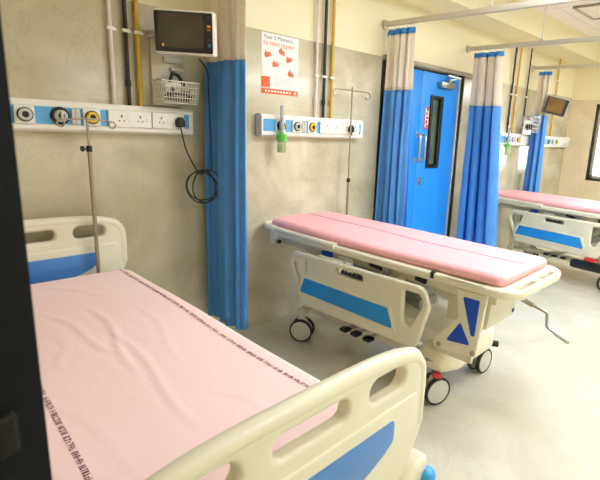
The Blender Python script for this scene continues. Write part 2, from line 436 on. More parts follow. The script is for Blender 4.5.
# ------------------------------------------------------------------ black door leaf close to the viewer
P0 = Vector((0.1038, -2.3265)); P1 = Vector((XL + 0.02, -2.60))
dvec = P1 - P0; ln = dvec.length; ang = math.atan2(dvec.y, dvec.x)
bd = thing('door_2', 'black door leaf standing open at the left edge, close to the viewer', 'door', (P0.x, P0.y, 0), ang); bd['kind'] = 'structure'
bm = B(); add_box(bm, (ln / 2, 0.0, 1.08), (ln, 0.04, 2.14), 0.004); obj('leaf', bm, M['blackdoor'], bd)
bm = B(); add_plate(bm, rrect(-0.012, -0.022, 0.012, 0.022, 0.006), [], 0.014, 0.005, T(0.045, 0.027, 1.20) @ XZ); hd = obj('lock_plate', bm, M['olive'], bd)

# ------------------------------------------------------------------ curtain tracks and curtains
ZR = 2.366
def track(x, y1, label, rods):
    t = thing('curtain_track', label, 'curtain rail', (x, 0, ZR), 0, 'overhead curtain rails')
    bm = B(); pr = [(-0.016, -0.02), (0.016, -0.02), (0.016, 0.02), (-0.016, 0.02)]
    add_box(bm, (0, y1 / 2 - 0.008, 0.004), (0.034, -y1 - 0.016, 0.04), 0.004)
    obj('rail', bm, M['alu'], t)
    bm = B(); add_box(bm, (0, -0.0225, 0.0), (0.06, 0.02, 0.07), 0.005); obj('wall_bracket', bm, M['alu'], t)
    for y in rods:
        bm = B(); add_tube(bm, [(0, y, 0.024), (0, y, ZC - ZR - 0.001)], 0.006, 8); add_box(bm, (0, y, 0.03), (0.03, 0.04, 0.012), 0.002)
        add_lathe(bm, [(0, 0), (0.025, 0), (0.025, 0.01), (0, 0.01)], T(0, y, ZC - ZR - 0.011), 14)
        obj('ceiling_rod', bm, M['alu'], t, weld=False)
    return t
track(1.66, -3.4, 'curtain rail carrying the blue curtain beside the wall monitor', (-0.95, -2.4))
track(3.30, -3.4, 'long curtain rail carrying the curtain at the left of the blue door', (-1.0, -2.4))
track(4.65, -3.4, 'curtain rail carrying the curtain at the right of the blue door', (-0.80, -2.2))
track(6.26, -3.4, 'curtain rail nearest the end wall, carrying the farthest curtain', (-0.95, -2.2))

def curtain(x, y0, y1, folds, amp, zb, label, split=1.88, ztop=2.40, ph=0.0, drift=0.0, flare=1.0, bias=0.0):
    t = thing('curtain', label, 'curtain', (x, 0, zb), 0, 'blue hospital curtains')
    n = folds * 14
    def pos(u, z):
        k = (ztop - z) / (ztop - zb)
        f = 0.55 + 0.45 * min(1, k * 2.2)
        sp = 1.0 + (flare - 1.0) * k
        yc = (y0 + y1) / 2 if bias == 0 else y0; yy = yc + (y0 + (y1 - y0) * u - yc) * sp
        w = 2 * PI * folds * (u + 0.05 * math.sin(5.1 * u + ph * 3) + 0.012 * k * math.sin(7 * u + ph)) + ph
        f *= 0.8 + 0.35 * math.sin(9.7 * u + 2.1 * ph + 0.8 * k)
        xx = amp * f * (math.sin(w) + 0.25 * math.sin(2.3 * w + 1.3 + k * 1.2) + 0.25 * math.sin(0.37 * w + 2 * k + ph)) + drift * k
        yy += 0.24 * (y1 - y0) / folds * math.sin(2 * w + 0.6 * k + ph)
        yy = min(yy, -0.022)
        return Vector((xx, yy, z - zb))
    def sheet(za, zc_, rows, off=0.0):
        bm = B(); g = []
        for r in range(rows + 1):
            z = za + (zc_ - za) * r / rows
            g.append([bm.verts.new(pos(i / n, z)) for i in range(n + 1)])
        for r in range(rows):
            for i in range(n): bm.faces.new((g[r][i], g[r][i + 1], g[r + 1][i + 1], g[r + 1][i]))
        return bm
    d = obj('drape', sheet(zb, split, 22), M['curtain'], t, sharp=80)
    nn = obj('net_panel', sheet(split, ztop - 0.040, 12), M['net'], t, sharp=80)
    tp = obj('header_tape', sheet(ztop - 0.044, ztop, 3), M['tape'], t, sharp=80)
    for o, th in ((d, 0.004), (nn, 0.0015), (tp, 0.007)):
        md = o.modifiers.new('thickness', 'SOLIDIFY'); md.thickness = th; md.offset = 0
    for k in range(folds * 2 + 1):
        bm = B(); p = pos(k / (folds * 2), ztop); p2 = Vector((0, p.y, ZR - 0.018 - zb))
        add_tube(bm, [p - Vector((0, 0, 0.01)), (p * 0.4 + p2 * 0.6), p2], 0.004, 6)
        obj('hook', bm, M['white'], t, weld=False)
    return t
curtain(1.628, -0.03, -0.42, 4, 0.054, 0.20, 'blue and net curtain hanging between the wall monitor and the poster', split=1.845, ztop=2.32, ph=0.6)
curtain(3.30, -0.03, -0.34, 4, 0.05, 0.12, 'blue and net curtain gathered at the left of the blue door', split=1.83, ztop=2.32, ph=1.0, flare=1.25)
curtain(4.65, -0.10, -0.42, 4, 0.06, 0.16, 'blue and net curtain gathered at the right of the blue door', split=1.79, ztop=2.32, ph=2.0, flare=1.55, bias=-1)
curtain(6.25, -0.10, -0.27, 3, 0.05, 0.16, 'farthest blue and net curtain, hanging next to the distant small monitor', split=1.78, ztop=2.32, ph=0.3, flare=1.4)

# ------------------------------------------------------------------ bedhead service panels (trunking)
def outlet(par, x, z, ring, plate=True, core=M['black'], big=1.0):
    y = -0.068
    bm = B()
    if plate: add_plate(bm, rrect(-0.042, -0.043, 0.042, 0.043, 0.006), [], 0.012, 0.003, T(x, y - 0.004, z) @ XZ)
    else: add_lathe(bm, [(0, 0), (0.044, 0), (0.044, 0.006), (0.038, 0.012), (0, 0.012)], T(x, y + 0.002, z) @ RX(PI / 2), 24)
    o = obj('gas_outlet', bm, M['white'] if plate else M['black'], par)
    if plate:
        bm = B(); add_lathe(bm, [(0.0285, 0.0), (0.034, 0.0), (0.034, 0.010), (0.0285, 0.010), (0.0285, 0.0)], T(x, y - 0.008, z) @ RX(PI / 2), 24); obj('rim', bm, M['black'], o)
    bm = B(); add_lathe(bm, [(0.015, 0.0), (0.029 * big, 0.0), (0.029 * big, 0.014), (0.024 * big, 0.018), (0.015, 0.018), (0.015, 0.0)], T(x, y - 0.008, z) @ RX(PI / 2), 24)
    obj('ring', bm, ring, o)
    bm = B(); add_lathe(bm, [(0, 0), (0.0152, 0), (0.0152, 0.0125), (0.006, 0.013), (0.005, 0.006), (0, 0.006)], T(x, y - 0.008, z) @ RX(PI / 2), 18)
    obj('socket_core', bm, core, o)
    return o
def sockets(par, x0, x1, xs, z):
    bm = B(); add_plate(bm, rrect(x0, z - 0.044, x1, z + 0.044, 0.004), [], 0.012, 0.003, T(0, -0.072, 0) @ XZ)
    o = obj('socket_plate', bm, M['white'], par)
    bm = B()
    for x in xs:
        for dx, dz, w, h in ((0, 0.014, 0.007, 0.013), (-0.012, -0.010, 0.006, 0.008), (0.012, -0.010, 0.006, 0.008)):
            add_box(bm, (x + dx, -0.0782, z + dz), (w, 0.0015, h))
    obj('pin_holes', bm, M['black'], o, weld=False)
    bm = B()
    for x in xs: add_box(bm, (x + 0.04, -0.0785, z), (0.016, 0.003, 0.03), 0.001)
    obj('rocker_switch', bm, M['white'], o, weld=False)

def bedhead(a, label, style, z0=1.413):
    """a: x of the first outlet"""
    t = thing('bedhead_panel', label, 'bedhead panel', (a, -0.0125, z0), 0, 'white bedhead service panels')
    x0, x1, h = -0.15, 0.857, 0.152
    # moulded body: profile in (y,z) swept along x
    prof = [(0, 0), (-0.05, 0), (-0.066, 0.012), (-0.066, 0.032), (-0.062, 0.036), (-0.062, 0.120), (-0.066, 0.124), (-0.066, 0.136), (-0.052, h), (0, h)]
    bm = B()
    ra = [bm.verts.new((x0, y, z)) for y, z in prof]; rb = [bm.verts.new((x1, y, z)) for y, z in prof]
    k = len(prof)
    for i in range(k): bm.faces.new((ra[i], ra[(i + 1) % k], rb[(i + 1) % k], rb[i]))
    bm.faces.new(ra[::-1]); bm.faces.new(rb)
    obj('body', bm, M['white'], t, sharp=25)
    bm = B(); add_plate(bm, rrect(x0 + 0.012, 0.037, x1 - 0.015, 0.119, 0.004), [], 0.003, 0.001, T(0, -0.0635, 0) @ XZ)
    obj('blue_strip', bm, M['blue_strip'], t)
    for xe in (x0 - 0.004, x1 + 0.004):
        bm = B(); pr2 = [(0.0, -0.002), (-0.054, -0.002), (-0.069, 0.011), (-0.069, 0.138), (-0.054, h + 0.002), (0.0, h + 0.002)]
        add_plate(bm, round_poly(pr2, 0.006), [], 0.008, 0.002, T(xe, 0, 0) @ YZ)
        obj('end_cap', bm, M['lgrey'] if xe < 0 else M['white'], t)
    z = 0.078
    if style == 'black':
        outlet(t, 0.0, z, M['lgrey']); outlet(t, 0.152, z, M['lgrey'], plate=False)
        bm = B(); add_box(bm, (0.152, -0.098, z), (0.012, 0.02, 0.05), 0.003); obj('selector_knob', bm, M['lgrey'], t)
    else:
        outlet(t, 0.0, z, M['black'], big=1.05, core=M['lgrey']); outlet(t, 0.152, z, M['lgrey'])
    bm = B(); add_plate(bm, rrect(0.203, z - 0.038, 0.243, z + 0.038, 0.003), [], 0.01, 0.002, T(0, -0.069, 0) @ XZ)
    add_box(bm, (0.223, -0.0755, z), (0.003, 0.003, 0.07)); obj('blank_plate', bm, M['lgrey'], t, weld=False)
    outlet(t, 0.296, z, M['yring'])
    sockets(t, 0.378, 0.608, (0.445, 0.545), z); sockets(t, 0.614, 0.805, (0.665, 0.762), z)
    return t
A1, A2, A3, A4 = 0.624, 2.148, 5.62, 6.885
bedhead(A1, 'white and blue bedhead panel above the head of the nearest bed', 'black', 1.407)
bedhead(A2, 'white and blue bedhead panel below the hand hygiene poster', 'ring')
bedhead(A3, 'white bedhead panel partly behind the two far curtains', 'ring', 1.385)
bedhead(A4, 'farthest bedhead panel, beside the corner of the end wall', 'ring', 1.375)

def flowmeter(x, z, label):
    t = thing('flowmeter', label, 'flowmeter', (x, -0.117, z), 0, 'oxygen flowmeters')
    bm = B(); add_tube(bm, [(0, 0.03, 0), (0, 0, 0)], 0.010, 12); add_lathe(bm, [(0, -0.035), (0.014, -0.035), (0.017, -0.02), (0.017, 0.02), (0.012, 0.03), (0, 0.03)], None, 16)
    add_tube(bm, [(0, 0, -0.005), (0.03, 0, -0.005)], 0.007, 10); add_lathe(bm, [(0, 0), (0.013, 0), (0.013, 0.02), (0, 0.02)], T(0.028, 0, -0.005) @ RY(PI / 2), 14)
    obj('valve_body', bm, M['grey'], t, weld=False)
    bm = B(); add_lathe(bm, [(0, 0.03), (0.012, 0.03), (0.012, 0.13), (0.008, 0.14), (0, 0.14)], None, 16); obj('gauge_tube', bm, M['clear'], t)
    bm = B(); add_lathe(bm, [(0, -0.038), (0.012, -0.038), (0.014, -0.05), (0.036, -0.058), (0.038, -0.10), (0, -0.10)], None, 24); obj('green_cap', bm, M['green'], t)
    bm = B(); add_lathe(bm, [(0, -0.1005), (0.031, -0.1005), (0.031, -0.17), (0.028, -0.182), (0, -0.185)], None, 24); obj('bottle', bm, M['bottle'], t)
    return t
flowmeter(2.135, 1.489, 'flowmeter with green capped water bottle on the panel below the poster')
flowmeter(A3 - 0.03, 1.46, 'flowmeter with green capped bottle peeping out beside the curtain right of the door')

# three-pin plug in the second bedhead panel and far one
def plug(x, z, label, y=-0.0915):
    t = thing('plug', label, 'plug', (x, y, z))
    bm = B(); add_plate(bm, round_poly([(-0.026, -0.026), (0.026, -0.026), (0.026, 0.012), (0.012, 0.03), (-0.012, 0.03), (-0.026, 0.012)], 0.008), [], 0.028, 0.008, T(0, -0.014, 0) @ XZ)
    obj('plug_body', bm, M['black'], t)
    bm = B(); add_tube(bm, [(0, -0.018, -0.024), (0, -0.018, -0.04), (0.0, -0.02, -0.05)], 0.006, 8)
    obj('cord_stub', bm, M['black'], t)
    return t
plug(A2 + 0.70, 1.491, 'black three-pin plug in the panel behind the middle stretcher')
plug(A3 + 0.762, 1.463, 'black plug at the right end of the panel behind the far curtains')

# ------------------------------------------------------------------ gas pipes on the wall
def pipe(x, r, m, label, z0=1.6, clips=(1.99,), y=-0.034, wob=0.0):
    t = thing('gas_pipe', label, 'pipe', (x, y, z0))
    bm = B(); pts = [(wob * math.sin(3 * i), 0, (2.589 - z0) * i / 12) for i in range(13)]
    add_tube(bm, pts, r, 12); obj('tube', bm, m, t)
    for z in clips:
        bm = B(); add_box(bm, (0, 0.004, z - z0), (2 * r + 0.016, 2 * r + 0.012, 0.018), 0.004); add_box(bm, (r + 0.012, 0.014, z - z0), (0.03, 0.012, 0.014), 0.003)
        obj('clip', bm, M['white'], t, weld=False)
    bm = B(); add_lathe(bm, [(0, 0), (r + 0.004, 0), (r + 0.004, 0.035), (0, 0.035)], T(0, 0, 0.10), 12); obj('coupling', bm, m, t)
    return t
pipe(1.058, 0.0105, M['pipewhite'], 'slim white gas pipe left of the wall monitor', 1.56, (1.95,))
pipe(1.138, 0.0105, M['pipeblack'], 'slim black gas pipe left of the wall monitor', 1.56, (1.95,))
pipe(1.200, 0.0125, M['yellow'], 'slim yellow gas pipe left of the wall monitor', 1.56, (1.95,))
pipe(2.518, 0.0105, M['pipewhite'], 'slim white gas pipe right of the poster', 1.566, (1.87,))
pipe(2.600, 0.012, M['pipeblack'], 'slim black gas pipe right of the poster', 1.566, (1.87,))
pipe(2.678, 0.0125, M['yellow'], 'slim yellow gas pipe right of the poster', 1.566, (1.87,))
pipe(5.70, 0.012, M['pipeblack'], 'slim black gas pipe beside the curtain right of the door', 1.538, (2.0,), wob=0.004)
pipe(5.83, 0.011, M['yellow'], 'slim yellow gas pipe beside the curtain right of the door', 1.538, (2.0,))
pipe(6.12, 0.009, M['pipeblack'], 'slim dark gas pipe just left of the farthest curtain', 1.538, (2.0,))
pipe(7.06, 0.012, M['yellow'], 'slim ochre gas pipe behind the distant small monitor', 1.528, (2.3,))

# ------------------------------------------------------------------ poster
ps = thing('poster', 'white and orange hand hygiene poster taped on the tiled wall', 'poster', (2.197, -0.0125, 1.903))
bm = B(); add_box(bm, (0, -0.001, 0), (0.365, 0.0016, 0.41)); obj('sheet', bm, M['whitep'], ps)
bm = B(); add_box(bm, (0, -0.0022, -0.187), (0.365, 0.0008, 0.036)); add_box(bm, (-0.142, -0.0022, -0.125), (0.08, 0.0008, 0.075)); obj('orange_band', bm, M['orange'], ps, weld=False)
bm = B(); add_text(bm, 'Your 5 Moments', 0.042, T(-0.165, -0.0022, 0.178) @ XZ, align='LEFT'); obj('title', bm, M['greyprint'], ps, weld=False, smooth=False)
bm = B(); add_text(bm, 'for Hand Hygiene', 0.042, T(-0.165, -0.0022, 0.138) @ XZ, align='LEFT'); obj('subtitle', bm, M['orange'], ps, weld=False, smooth=False)
for k, (x, z) in enumerate(((-0.125, 0.06), (0.01, 0.09), (0.085, 0.045), (-0.05, 0.0), (0.105, -0.055))):
    a = (0.2, -0.4, 0.3, 0.1, -0.2)[k]
    mt = T(x, -0.0022, z) @ XZ @ RZ(a); bm = B()
    add_plate(bm, rrect(-0.03, -0.016, 0.012, 0.018, 0.01), [], 0.0008, 0.0003, mt, 1)     # palm
    for f in range(3): add_plate(bm, rrect(0.004, -0.014 + f * 0.011, 0.036 - 0.004 * abs(f - 1), -0.005 + f * 0.011, 0.004), [], 0.0009, 0.0003, mt, 1)
    add_plate(bm, rrect(-0.02, 0.014, -0.008, 0.032, 0.005), [], 0.0009, 0.0003, mt, 1)
    obj('hand_picture', bm, M['orangep'], ps, weld=False)
bm = B(); add_plate(bm, [(0.05 * math.cos(a * PI / 12), 0.035 * math.sin(a * PI / 12)) for a in range(24)], [[(0.046 * math.cos(a * PI / 12), 0.031 * math.sin(a * PI / 12)) for a in range(24)]], 0.0008, 0.0002, T(0.015, -0.0022, 0.045) @ XZ, 1)
obj('circle', bm, M['greylight'], ps, weld=False)
for k in range(5):
    bm = B(); add_box(bm, (0.035, -0.0022, -0.09 - k * 0.013), (0.20, 0.0006, 0.005)); obj('text_line', bm, M['greylight'], ps)
for k in range(9):
    bm = B(); add_box(bm, (-0.14 + k * 0.03, -0.003, -0.187), (0.02, 0.0006, 0.012)); obj('white_mark', bm, M['whitep'], ps)
bm = B(); add_box(bm, (0.155, -0.003, -0.187), (0.018, 0.0006, 0.018)); obj('emblem', bm, M['whitep'], ps)
ps.scale = (0.88, 1, 0.965)

# ------------------------------------------------------------------ wall monitor, mount, basket, cables
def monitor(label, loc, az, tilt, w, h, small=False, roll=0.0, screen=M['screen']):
    """local: screen faces -y"""
    t = thing('patient_monitor', label, 'monitor', loc)
    t.rotation_euler = (tilt, roll, az)
    bm = B(); add_plate(bm, rrect(-w / 2, -h / 2, w / 2, h / 2, 0.014), [], 0.06, 0.012, XZ); add_box(bm, (0, 0.045, 0), (w * 0.7, 0.05, h * 0.7), 0.012)
    obj('housing', bm, M['grey'] if small else M['white'], t, weld=False)
    bw = w - 0.022; bh = h - 0.022
    bm = B(); add_plate(bm, rrect(-bw / 2 - 0.006, -bh / 2, bw / 2 - 0.002, bh / 2, 0.008), [], 0.004, 0.0015, T(0, -0.0315, 0) @ XZ); bz = obj('bezel', bm, M['bezel'], t)
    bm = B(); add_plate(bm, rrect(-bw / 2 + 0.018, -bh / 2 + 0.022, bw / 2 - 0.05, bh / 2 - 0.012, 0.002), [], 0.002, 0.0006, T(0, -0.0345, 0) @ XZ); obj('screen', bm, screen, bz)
    if not small:
        for nm, m, x, z, sx, sz in (('key', M['ledo'], bw / 2 - 0.02, 0.036, 0.018, 0.013), ('key', M['ledo'], bw / 2 - 0.02, 0.018, 0.018, 0.006), ('key', M['ledb'], bw / 2 - 0.02, 0.08, 0.014, 0.006),
                                    ('key', M['ledb'], bw / 2 - 0.02, -0.03, 0.014, 0.004), ('key', M['ledb'], bw / 2 - 0.02, -0.06, 0.016, 0.016), ('status_light', M['ledy'], -bw / 2 + 0.036, -bh / 2 + 0.034, 0.010, 0.014)):
            bm = B(); add_plate(bm, rrect(-sx / 2, -sz / 2, sx / 2, sz / 2, 0.002), [], 0.002, 0.0006, T(x, -0.0355, z) @ XZ); obj(nm, bm, m, bz)
    return t
AZ = math.radians(-43)
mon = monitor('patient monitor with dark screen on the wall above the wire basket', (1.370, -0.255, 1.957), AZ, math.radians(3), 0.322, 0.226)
mt = thing('monitor_mount', 'pale wall bracket holding the monitor above the wire basket', 'bracket', (1.355, -0.0125, 1.60))
bm = B(); add_box(bm, (0.0, -0.012, 0.17), (0.17, 0.024, 0.40), 0.004); obj('wall_plate', bm, M['alu'], mt)
bm = B(); add_tube(bm, [(-0.04, -0.024, 0.32), (-0.02, -0.09, 0.35), (0.03, -0.155, 0.375)], 0.014, 10); add_box(bm, (0.035, -0.15, 0.375), (0.07, 0.02, 0.07), 0.004, RZ(AZ).to_3x3())
obj('arm', bm, M['grey'], mt, weld=False)
bm = B(); add_tube(bm, [(-0.10, -0.02, 0.375), (-0.02, -0.05, 0.375), (0.01, -0.13, 0.39)], 0.007, 8); add_tube(bm, [(-0.10, -0.02, 0.345), (-0.02, -0.05, 0.345), (0.01, -0.13, 0.36)], 0.007, 8)
obj('stay_rod', bm, M['steel'], mt, weld=False)
bm = B(); add_box(bm, (0.04, -0.033, 0.23), (0.12, 0.018, 0.035), 0.004); add_box(bm, (0.06, -0.035, 0.18), (0.08, 0.02, 0.02), 0.003); obj('slide_lock', bm, M['lgrey'], mt, weld=False)

def basket(loc, w, d, h, label, az=0.0, r=0.0022, m=None):
    t = thing('wire_basket', label, 'basket', loc, az)
    bm = B()
    def ring(z, s=1.0):
        return [(-w / 2 * s, -d * 0.5 - d / 2 * s, z), (w / 2 * s, -d * 0.5 - d / 2 * s, z), (w / 2 * s, -d * 0.5 + d / 2 * s, z), (-w / 2 * s, -d * 0.5 + d / 2 * s, z)]
    for q in range(5):
        z = h * q / 4; s = 0.86 + 0.14 * q / 4
        add_tube(bm, ring(z, s), r * (1.5 if q == 4 else 1), 6, True)
    nx = 13; ny = 6
    for i in range(nx + 1):
        u = -0.5 + i / nx
        add_tube(bm, [(u * w, -d, h), (u * w * 0.86, -d * 0.93, 0), (u * w * 0.86, -d * 0.07, 0), (u * w, 0, h)], r, 5)
    for i in range(1, ny):
        v = -d * i / ny
        add_tube(bm, [(-w / 2, v, h), (-w / 2 * 0.86, -d / 2 + (v + d / 2) * 0.86, 0), (w / 2 * 0.86, -d / 2 + (v + d / 2) * 0.86, 0), (w / 2, v, h)], r, 5)
    obj('wires', bm, m or M['wire'], t, weld=False)
    bm = B()
    for s in (-1, 1): add_box(bm, (s * w * 0.3, 0.006, h - 0.01), (0.02, 0.012, 0.05), 0.002)
    obj('hanger', bm, M['grey'], t, weld=False)
    return t
basket((1.372, -0.055, 1.588), 0.225, 0.125, 0.118, 'wire basket hung on the wall below the nearest monitor')
# contents of the basket
def coil(bm, c, r, n, wire, seed, ax=0.5):
    rnd = random.Random(seed); pts = []
    for i in range(n * 18):
        a = 2 * PI * i / 18; k = i / (n * 18)
        rr = r * (1 + 0.12 * math.sin(3.1 * k * n + seed))
        pts.append((c[0] + rr * math.cos(a), c[1] + rr * 0.55 * math.sin(a), c[2] + 0.012 * math.sin(a * 0.7 + seed) + 0.05 * k))
    add_tube(bm, pts, wire, 7)
bm = B(); coil(bm, (1.385, -0.118, 1.606), 0.07, 4, 0.0045, 1)
add_tube(bm, [(1.35, -0.12, 1.64), (1.34, -0.11, 1.71), (1.36, -0.10, 1.755), (1.395, -0.10, 1.745), (1.42, -0.12, 1.69)], 0.011, 8)
tag(obj('sensor_cable', bm, M['rubber'], None, weld=False), 'dark coiled cable lying in the nearest wire basket', 'cable')
bm = B(); add_box(bm, (1.355, -0.115, 1.675), (0.085, 0.02, 0.055), 0.008, RZ(-0.2).to_3x3() @ Matrix.Rotation(0.3, 3, 'X'))
tag(obj('paper_packet', bm, M['whitep'], None), 'crumpled white packet on top of the cable in the wire basket', 'packet')
# power cable: plug, hanging lead, coil, up to the monitor
pc = thing('power_cable', 'black power cable plugged in by the curtain and hanging in a coil', 'cable', (1.395, -0.0915, 1.480))
bm = B(); add_plate(bm, round_poly([(-0.027, -0.026), (0.027, -0.026), (0.027, 0.012), (0.012, 0.03), (-0.012, 0.03), (-0.027, 0.012)], 0.008), [], 0.028, 0.008, T(0, -0.014, 0) @ XZ)
obj('plug_body', bm, M['black'], pc)
pts = [(0, -0.016, -0.02), (0.005, -0.02, -0.06), (0.03, -0.02, -0.16), (0.075, -0.02, -0.25), (0.115, -0.025, -0.31)]
cx, cz = 0.118, -0.372
for i in range(55):
    a = PI * 0.45 - 2 * PI * i / 18
    rr = 0.084 + 0.014 * math.sin(i * 0.29) + 0.006 * math.sin(i * 0.81)
    pts.append((cx + rr * 1.0 * math.cos(a) + 0.012 * math.sin(i * 0.17), -0.05 - 0.25 * rr * math.cos(a) - 0.006 * math.sin(i * 0.2), cz + rr * 1.12 * math.sin(a)))
pts += [(0.170, -0.06, -0.28), (0.172, -0.06, -0.13), (0.165, -0.06, 0.07), (0.155, -0.07, 0.2), (0.14, -0.09, 0.30), (0.08, -0.11, 0.36)]
# smooth the path
def smooth(pts, sub=4):
    P = [Vector(p) for p in pts]; out = []
    for i in range(len(P) - 1):
        a, b, c, d = P[max(i - 1, 0)], P[i], P[i + 1], P[min(i + 2, len(P) - 1)]
        for s in range(sub):
            t = s / sub
            out.append(0.5 * ((2 * b) + (c - a) * t + (2 * a - 5 * b + 4 * c - d) * t * t + (3 * b - a - 3 * c + d) * t ** 3))
    out.append(P[-1]); return out
bm = B(); add_tube(bm, smooth(pts, 3), 0.0042, 7); obj('lead', bm, M['black'], pc)

# far monitor and basket (other side of the farthest curtain)
monitor('distant small monitor with an amber reflection coloured into its screen in front of the farthest curtain', (6.29, -0.36, 1.905), math.radians(-46), math.radians(12), 0.30, 0.225, True, roll=math.radians(10), screen=M['amber'])
m3 = thing('monitor_mount', 'bracket arm reaching from the wall to the distant small monitor', 'bracket', (6.56, -0.0125, 1.84))
bm = B(); add_box(bm, (0, -0.01, 0.06), (0.1, 0.02, 0.26), 0.003); obj('wall_plate', bm, M['alu'], m3)
bm = B(); add_tube(bm, [(0, -0.02, 0.06), (0.0, -0.22, 0.06), (-0.06, -0.27, 0.062), (-0.225, -0.292, 0.065)], 0.014, 8); obj('arm', bm, M['grey'], m3)
basket((6.09, -0.08, 1.565), 0.27, 0.16, 0.19, 'wire basket on the wall in front of the farthest curtain', r=0.0016, m=M['steel'])
bm = B(); coil(bm, (6.09, -0.16, 1.61), 0.085, 5, 0.011, 3)
tag(obj('sensor_cable', bm, M['rubber'], None, weld=False), 'dark tangled cable in the wire basket by the farthest curtain', 'cable')

# ------------------------------------------------------------------ infusion stands
iv = thing('infusion_stand', 'thin infusion pole with two hooks at the head of the nearest bed', 'infusion stand', (0.866, -0.180, 0.40))
bm = B(); add_tube(bm, [(0, 0, 0), (0, 0, 0.93)], 0.0100, 12); obj('outer_tube', bm, M['steelm'], iv)
bm = B(); add_tube(bm, [(0, 0, 0.92), (0, 0, 1.085)], 0.0062, 10); obj('inner_tube', bm, M['steelm'], iv)
bm = B(); add_lathe(bm, [(0, 0), (0.014, 0), (0.014, 0.03), (0, 0.03)], T(0, 0, 0.915), 12); add_tube(bm, [(0, 0, 0.93), (-0.03, -0.012, 0.93)], 0.005, 8); add_lathe(bm, [(0, 0), (0.013, 0.0), (0.015, 0.006), (0.013, 0.014), (0, 0.014)], T(-0.028, -0.011, 0.93) @ RY(-PI / 2), 10)
obj('clamp_knob', bm, M['black'], iv, weld=False)
def hook_pts(s, reach, r):
    pts = [(0, 0, 0), (s * (reach - r), 0, -0.012)]
    for k in range(13):
        a = PI / 2 - k * 2 * PI / 13.5
        pts.append((s * (reach - r + r * math.cos(a) * 1.0), 0, -0.012 - r + r * math.sin(a)))
    return pts
for s in (-1, 1):
    bm = B(); add_tube(bm, [Vector(p) + Vector((0, 0, 1.08)) for p in hook_pts(s, 0.135, 0.016)], 0.0045, 8); obj('hook', bm, M['steelm'], iv)

iv2 = thing('infusion_stand', 'tall free standing infusion pole behind the middle stretcher', 'infusion stand', (2.805, -0.14, 0))
bm = B(); add_tube(bm, [(0, 0, 0.06), (0, 0, 1.1)], 0.011, 12); obj('outer_tube', bm, M['steelm'], iv2)
bm = B(); add_tube(bm, [(0, 0, 1.08), (0, 0, 1.812)], 0.0065, 10); obj('inner_tube', bm, M['steelm'], iv2)
bm = B(); add_lathe(bm, [(0, 0), (0.015, 0), (0.015, 0.03), (0, 0.03)], T(0, 0, 1.07), 12); obj('clamp_collar', bm, M['black'], iv2)
for s in (-1, 1):
    p = [(0, 0, 1.785)] + [(s * 0.10, 0, 1.786), (s * 0.18, 0, 1.784), (s * 0.205, 0, 1.770), (s * 0.208, 0, 1.748), (s * 0.192, 0, 1.732), (s * 0.17, 0, 1.732), (s * 0.157, 0, 1.744)]
    bm = B(); add_tube(bm, smooth(p, 3), 0.0052, 8); obj('hook', bm, M['steelm'], iv2)
for k in range(5):
    a = 2 * PI * k / 5 + 0.3; c, s_ = math.cos(a), math.sin(a); q = 0.11
    bm = B(); add_tube(bm, [(0, 0, 0.075), (0.05 * c, 0.05 * s_, 0.07), (q * c, q * s_, 0.045)], 0.010, 8); lg = obj('leg', bm, M['steelm'], iv2)
    bm = B(); add_lathe(bm, [(0, 0), (0.02, 0), (0.02, 0.016), (0, 0.016)], T(q * c, q * s_ - 0.008, 0.0205) @ RX(-PI / 2), 14); obj('caster', bm, M['rubber'], lg)

# ------------------------------------------------------------------ shared: caster
def caster(par, x, y, r=0.083, w=0.024, gap=0.032, pedal=None, pdir=(0, -1), axis=0.0, fork_top=0.2, m_disc=None):
    """twin wheel caster; the axle along local x turned by axis"""
    rot = RZ(axis)
    bm = B()
    add_tube(bm, [(x, y, r + 0.03), (x, y, fork_top)], 0.022, 12)
    add_box(bm, (x, y, r + 0.035), (0.024, 0.07, 0.10), 0.01, rot.to_3x3())
    mtx = T(x, y, r) @ rot @ RY(PI / 2)
    add_lathe(bm, [(0, -0.045), (0.012, -0.045), (0.012, 0.045), (0, 0.045)], mtx, 12)
    c = obj('caster', bm, M['creamd'], par, weld=False)
    for s in (-1, 1):
        o = s * gap
        bm = B(); add_lathe(bm, [(r * 0.85, o - w / 2), (r * 0.95, o - w / 2), (r, o - w / 2 + 0.006), (r, o + w / 2 - 0.006), (r * 0.95, o + w / 2), (r * 0.85, o + w / 2), (r * 0.85, o - w / 2)], mtx, 36); obj('tyre', bm, M['rubber'], c)
        bm = B(); add_lathe(bm, [(0, o - w / 2 - 0.004), (r * 0.5, o - w / 2 - 0.003), (r * 0.86, o - w / 2 + 0.002), (r * 0.86, o + w / 2 - 0.002), (r * 0.5, o + w / 2 + 0.003), (0, o + w / 2 + 0.004)], mtx, 36); obj('wheel_disc', bm, M['lgrey'], c)
    if pedal:
        p = Vector((x, y, r * 2 + 0.035)); d = Vector((pdir[0], pdir[1], 0)).normalized()
        bm = B(); q = d.to_track_quat('Y', 'Z').to_matrix()
        add_box(bm, p + d * 0.055, (0.05, 0.10, 0.022), 0.008, q); b2 = obj('brake_pedal', bm, M['black'], c)
        bm = B(); add_box(bm, p + d * 0.085 + Vector((0, 0, 0.008)), (0.046, 0.042, 0.020), 0.007, q); obj('pedal_pad', bm, pedal, b2)
    return c

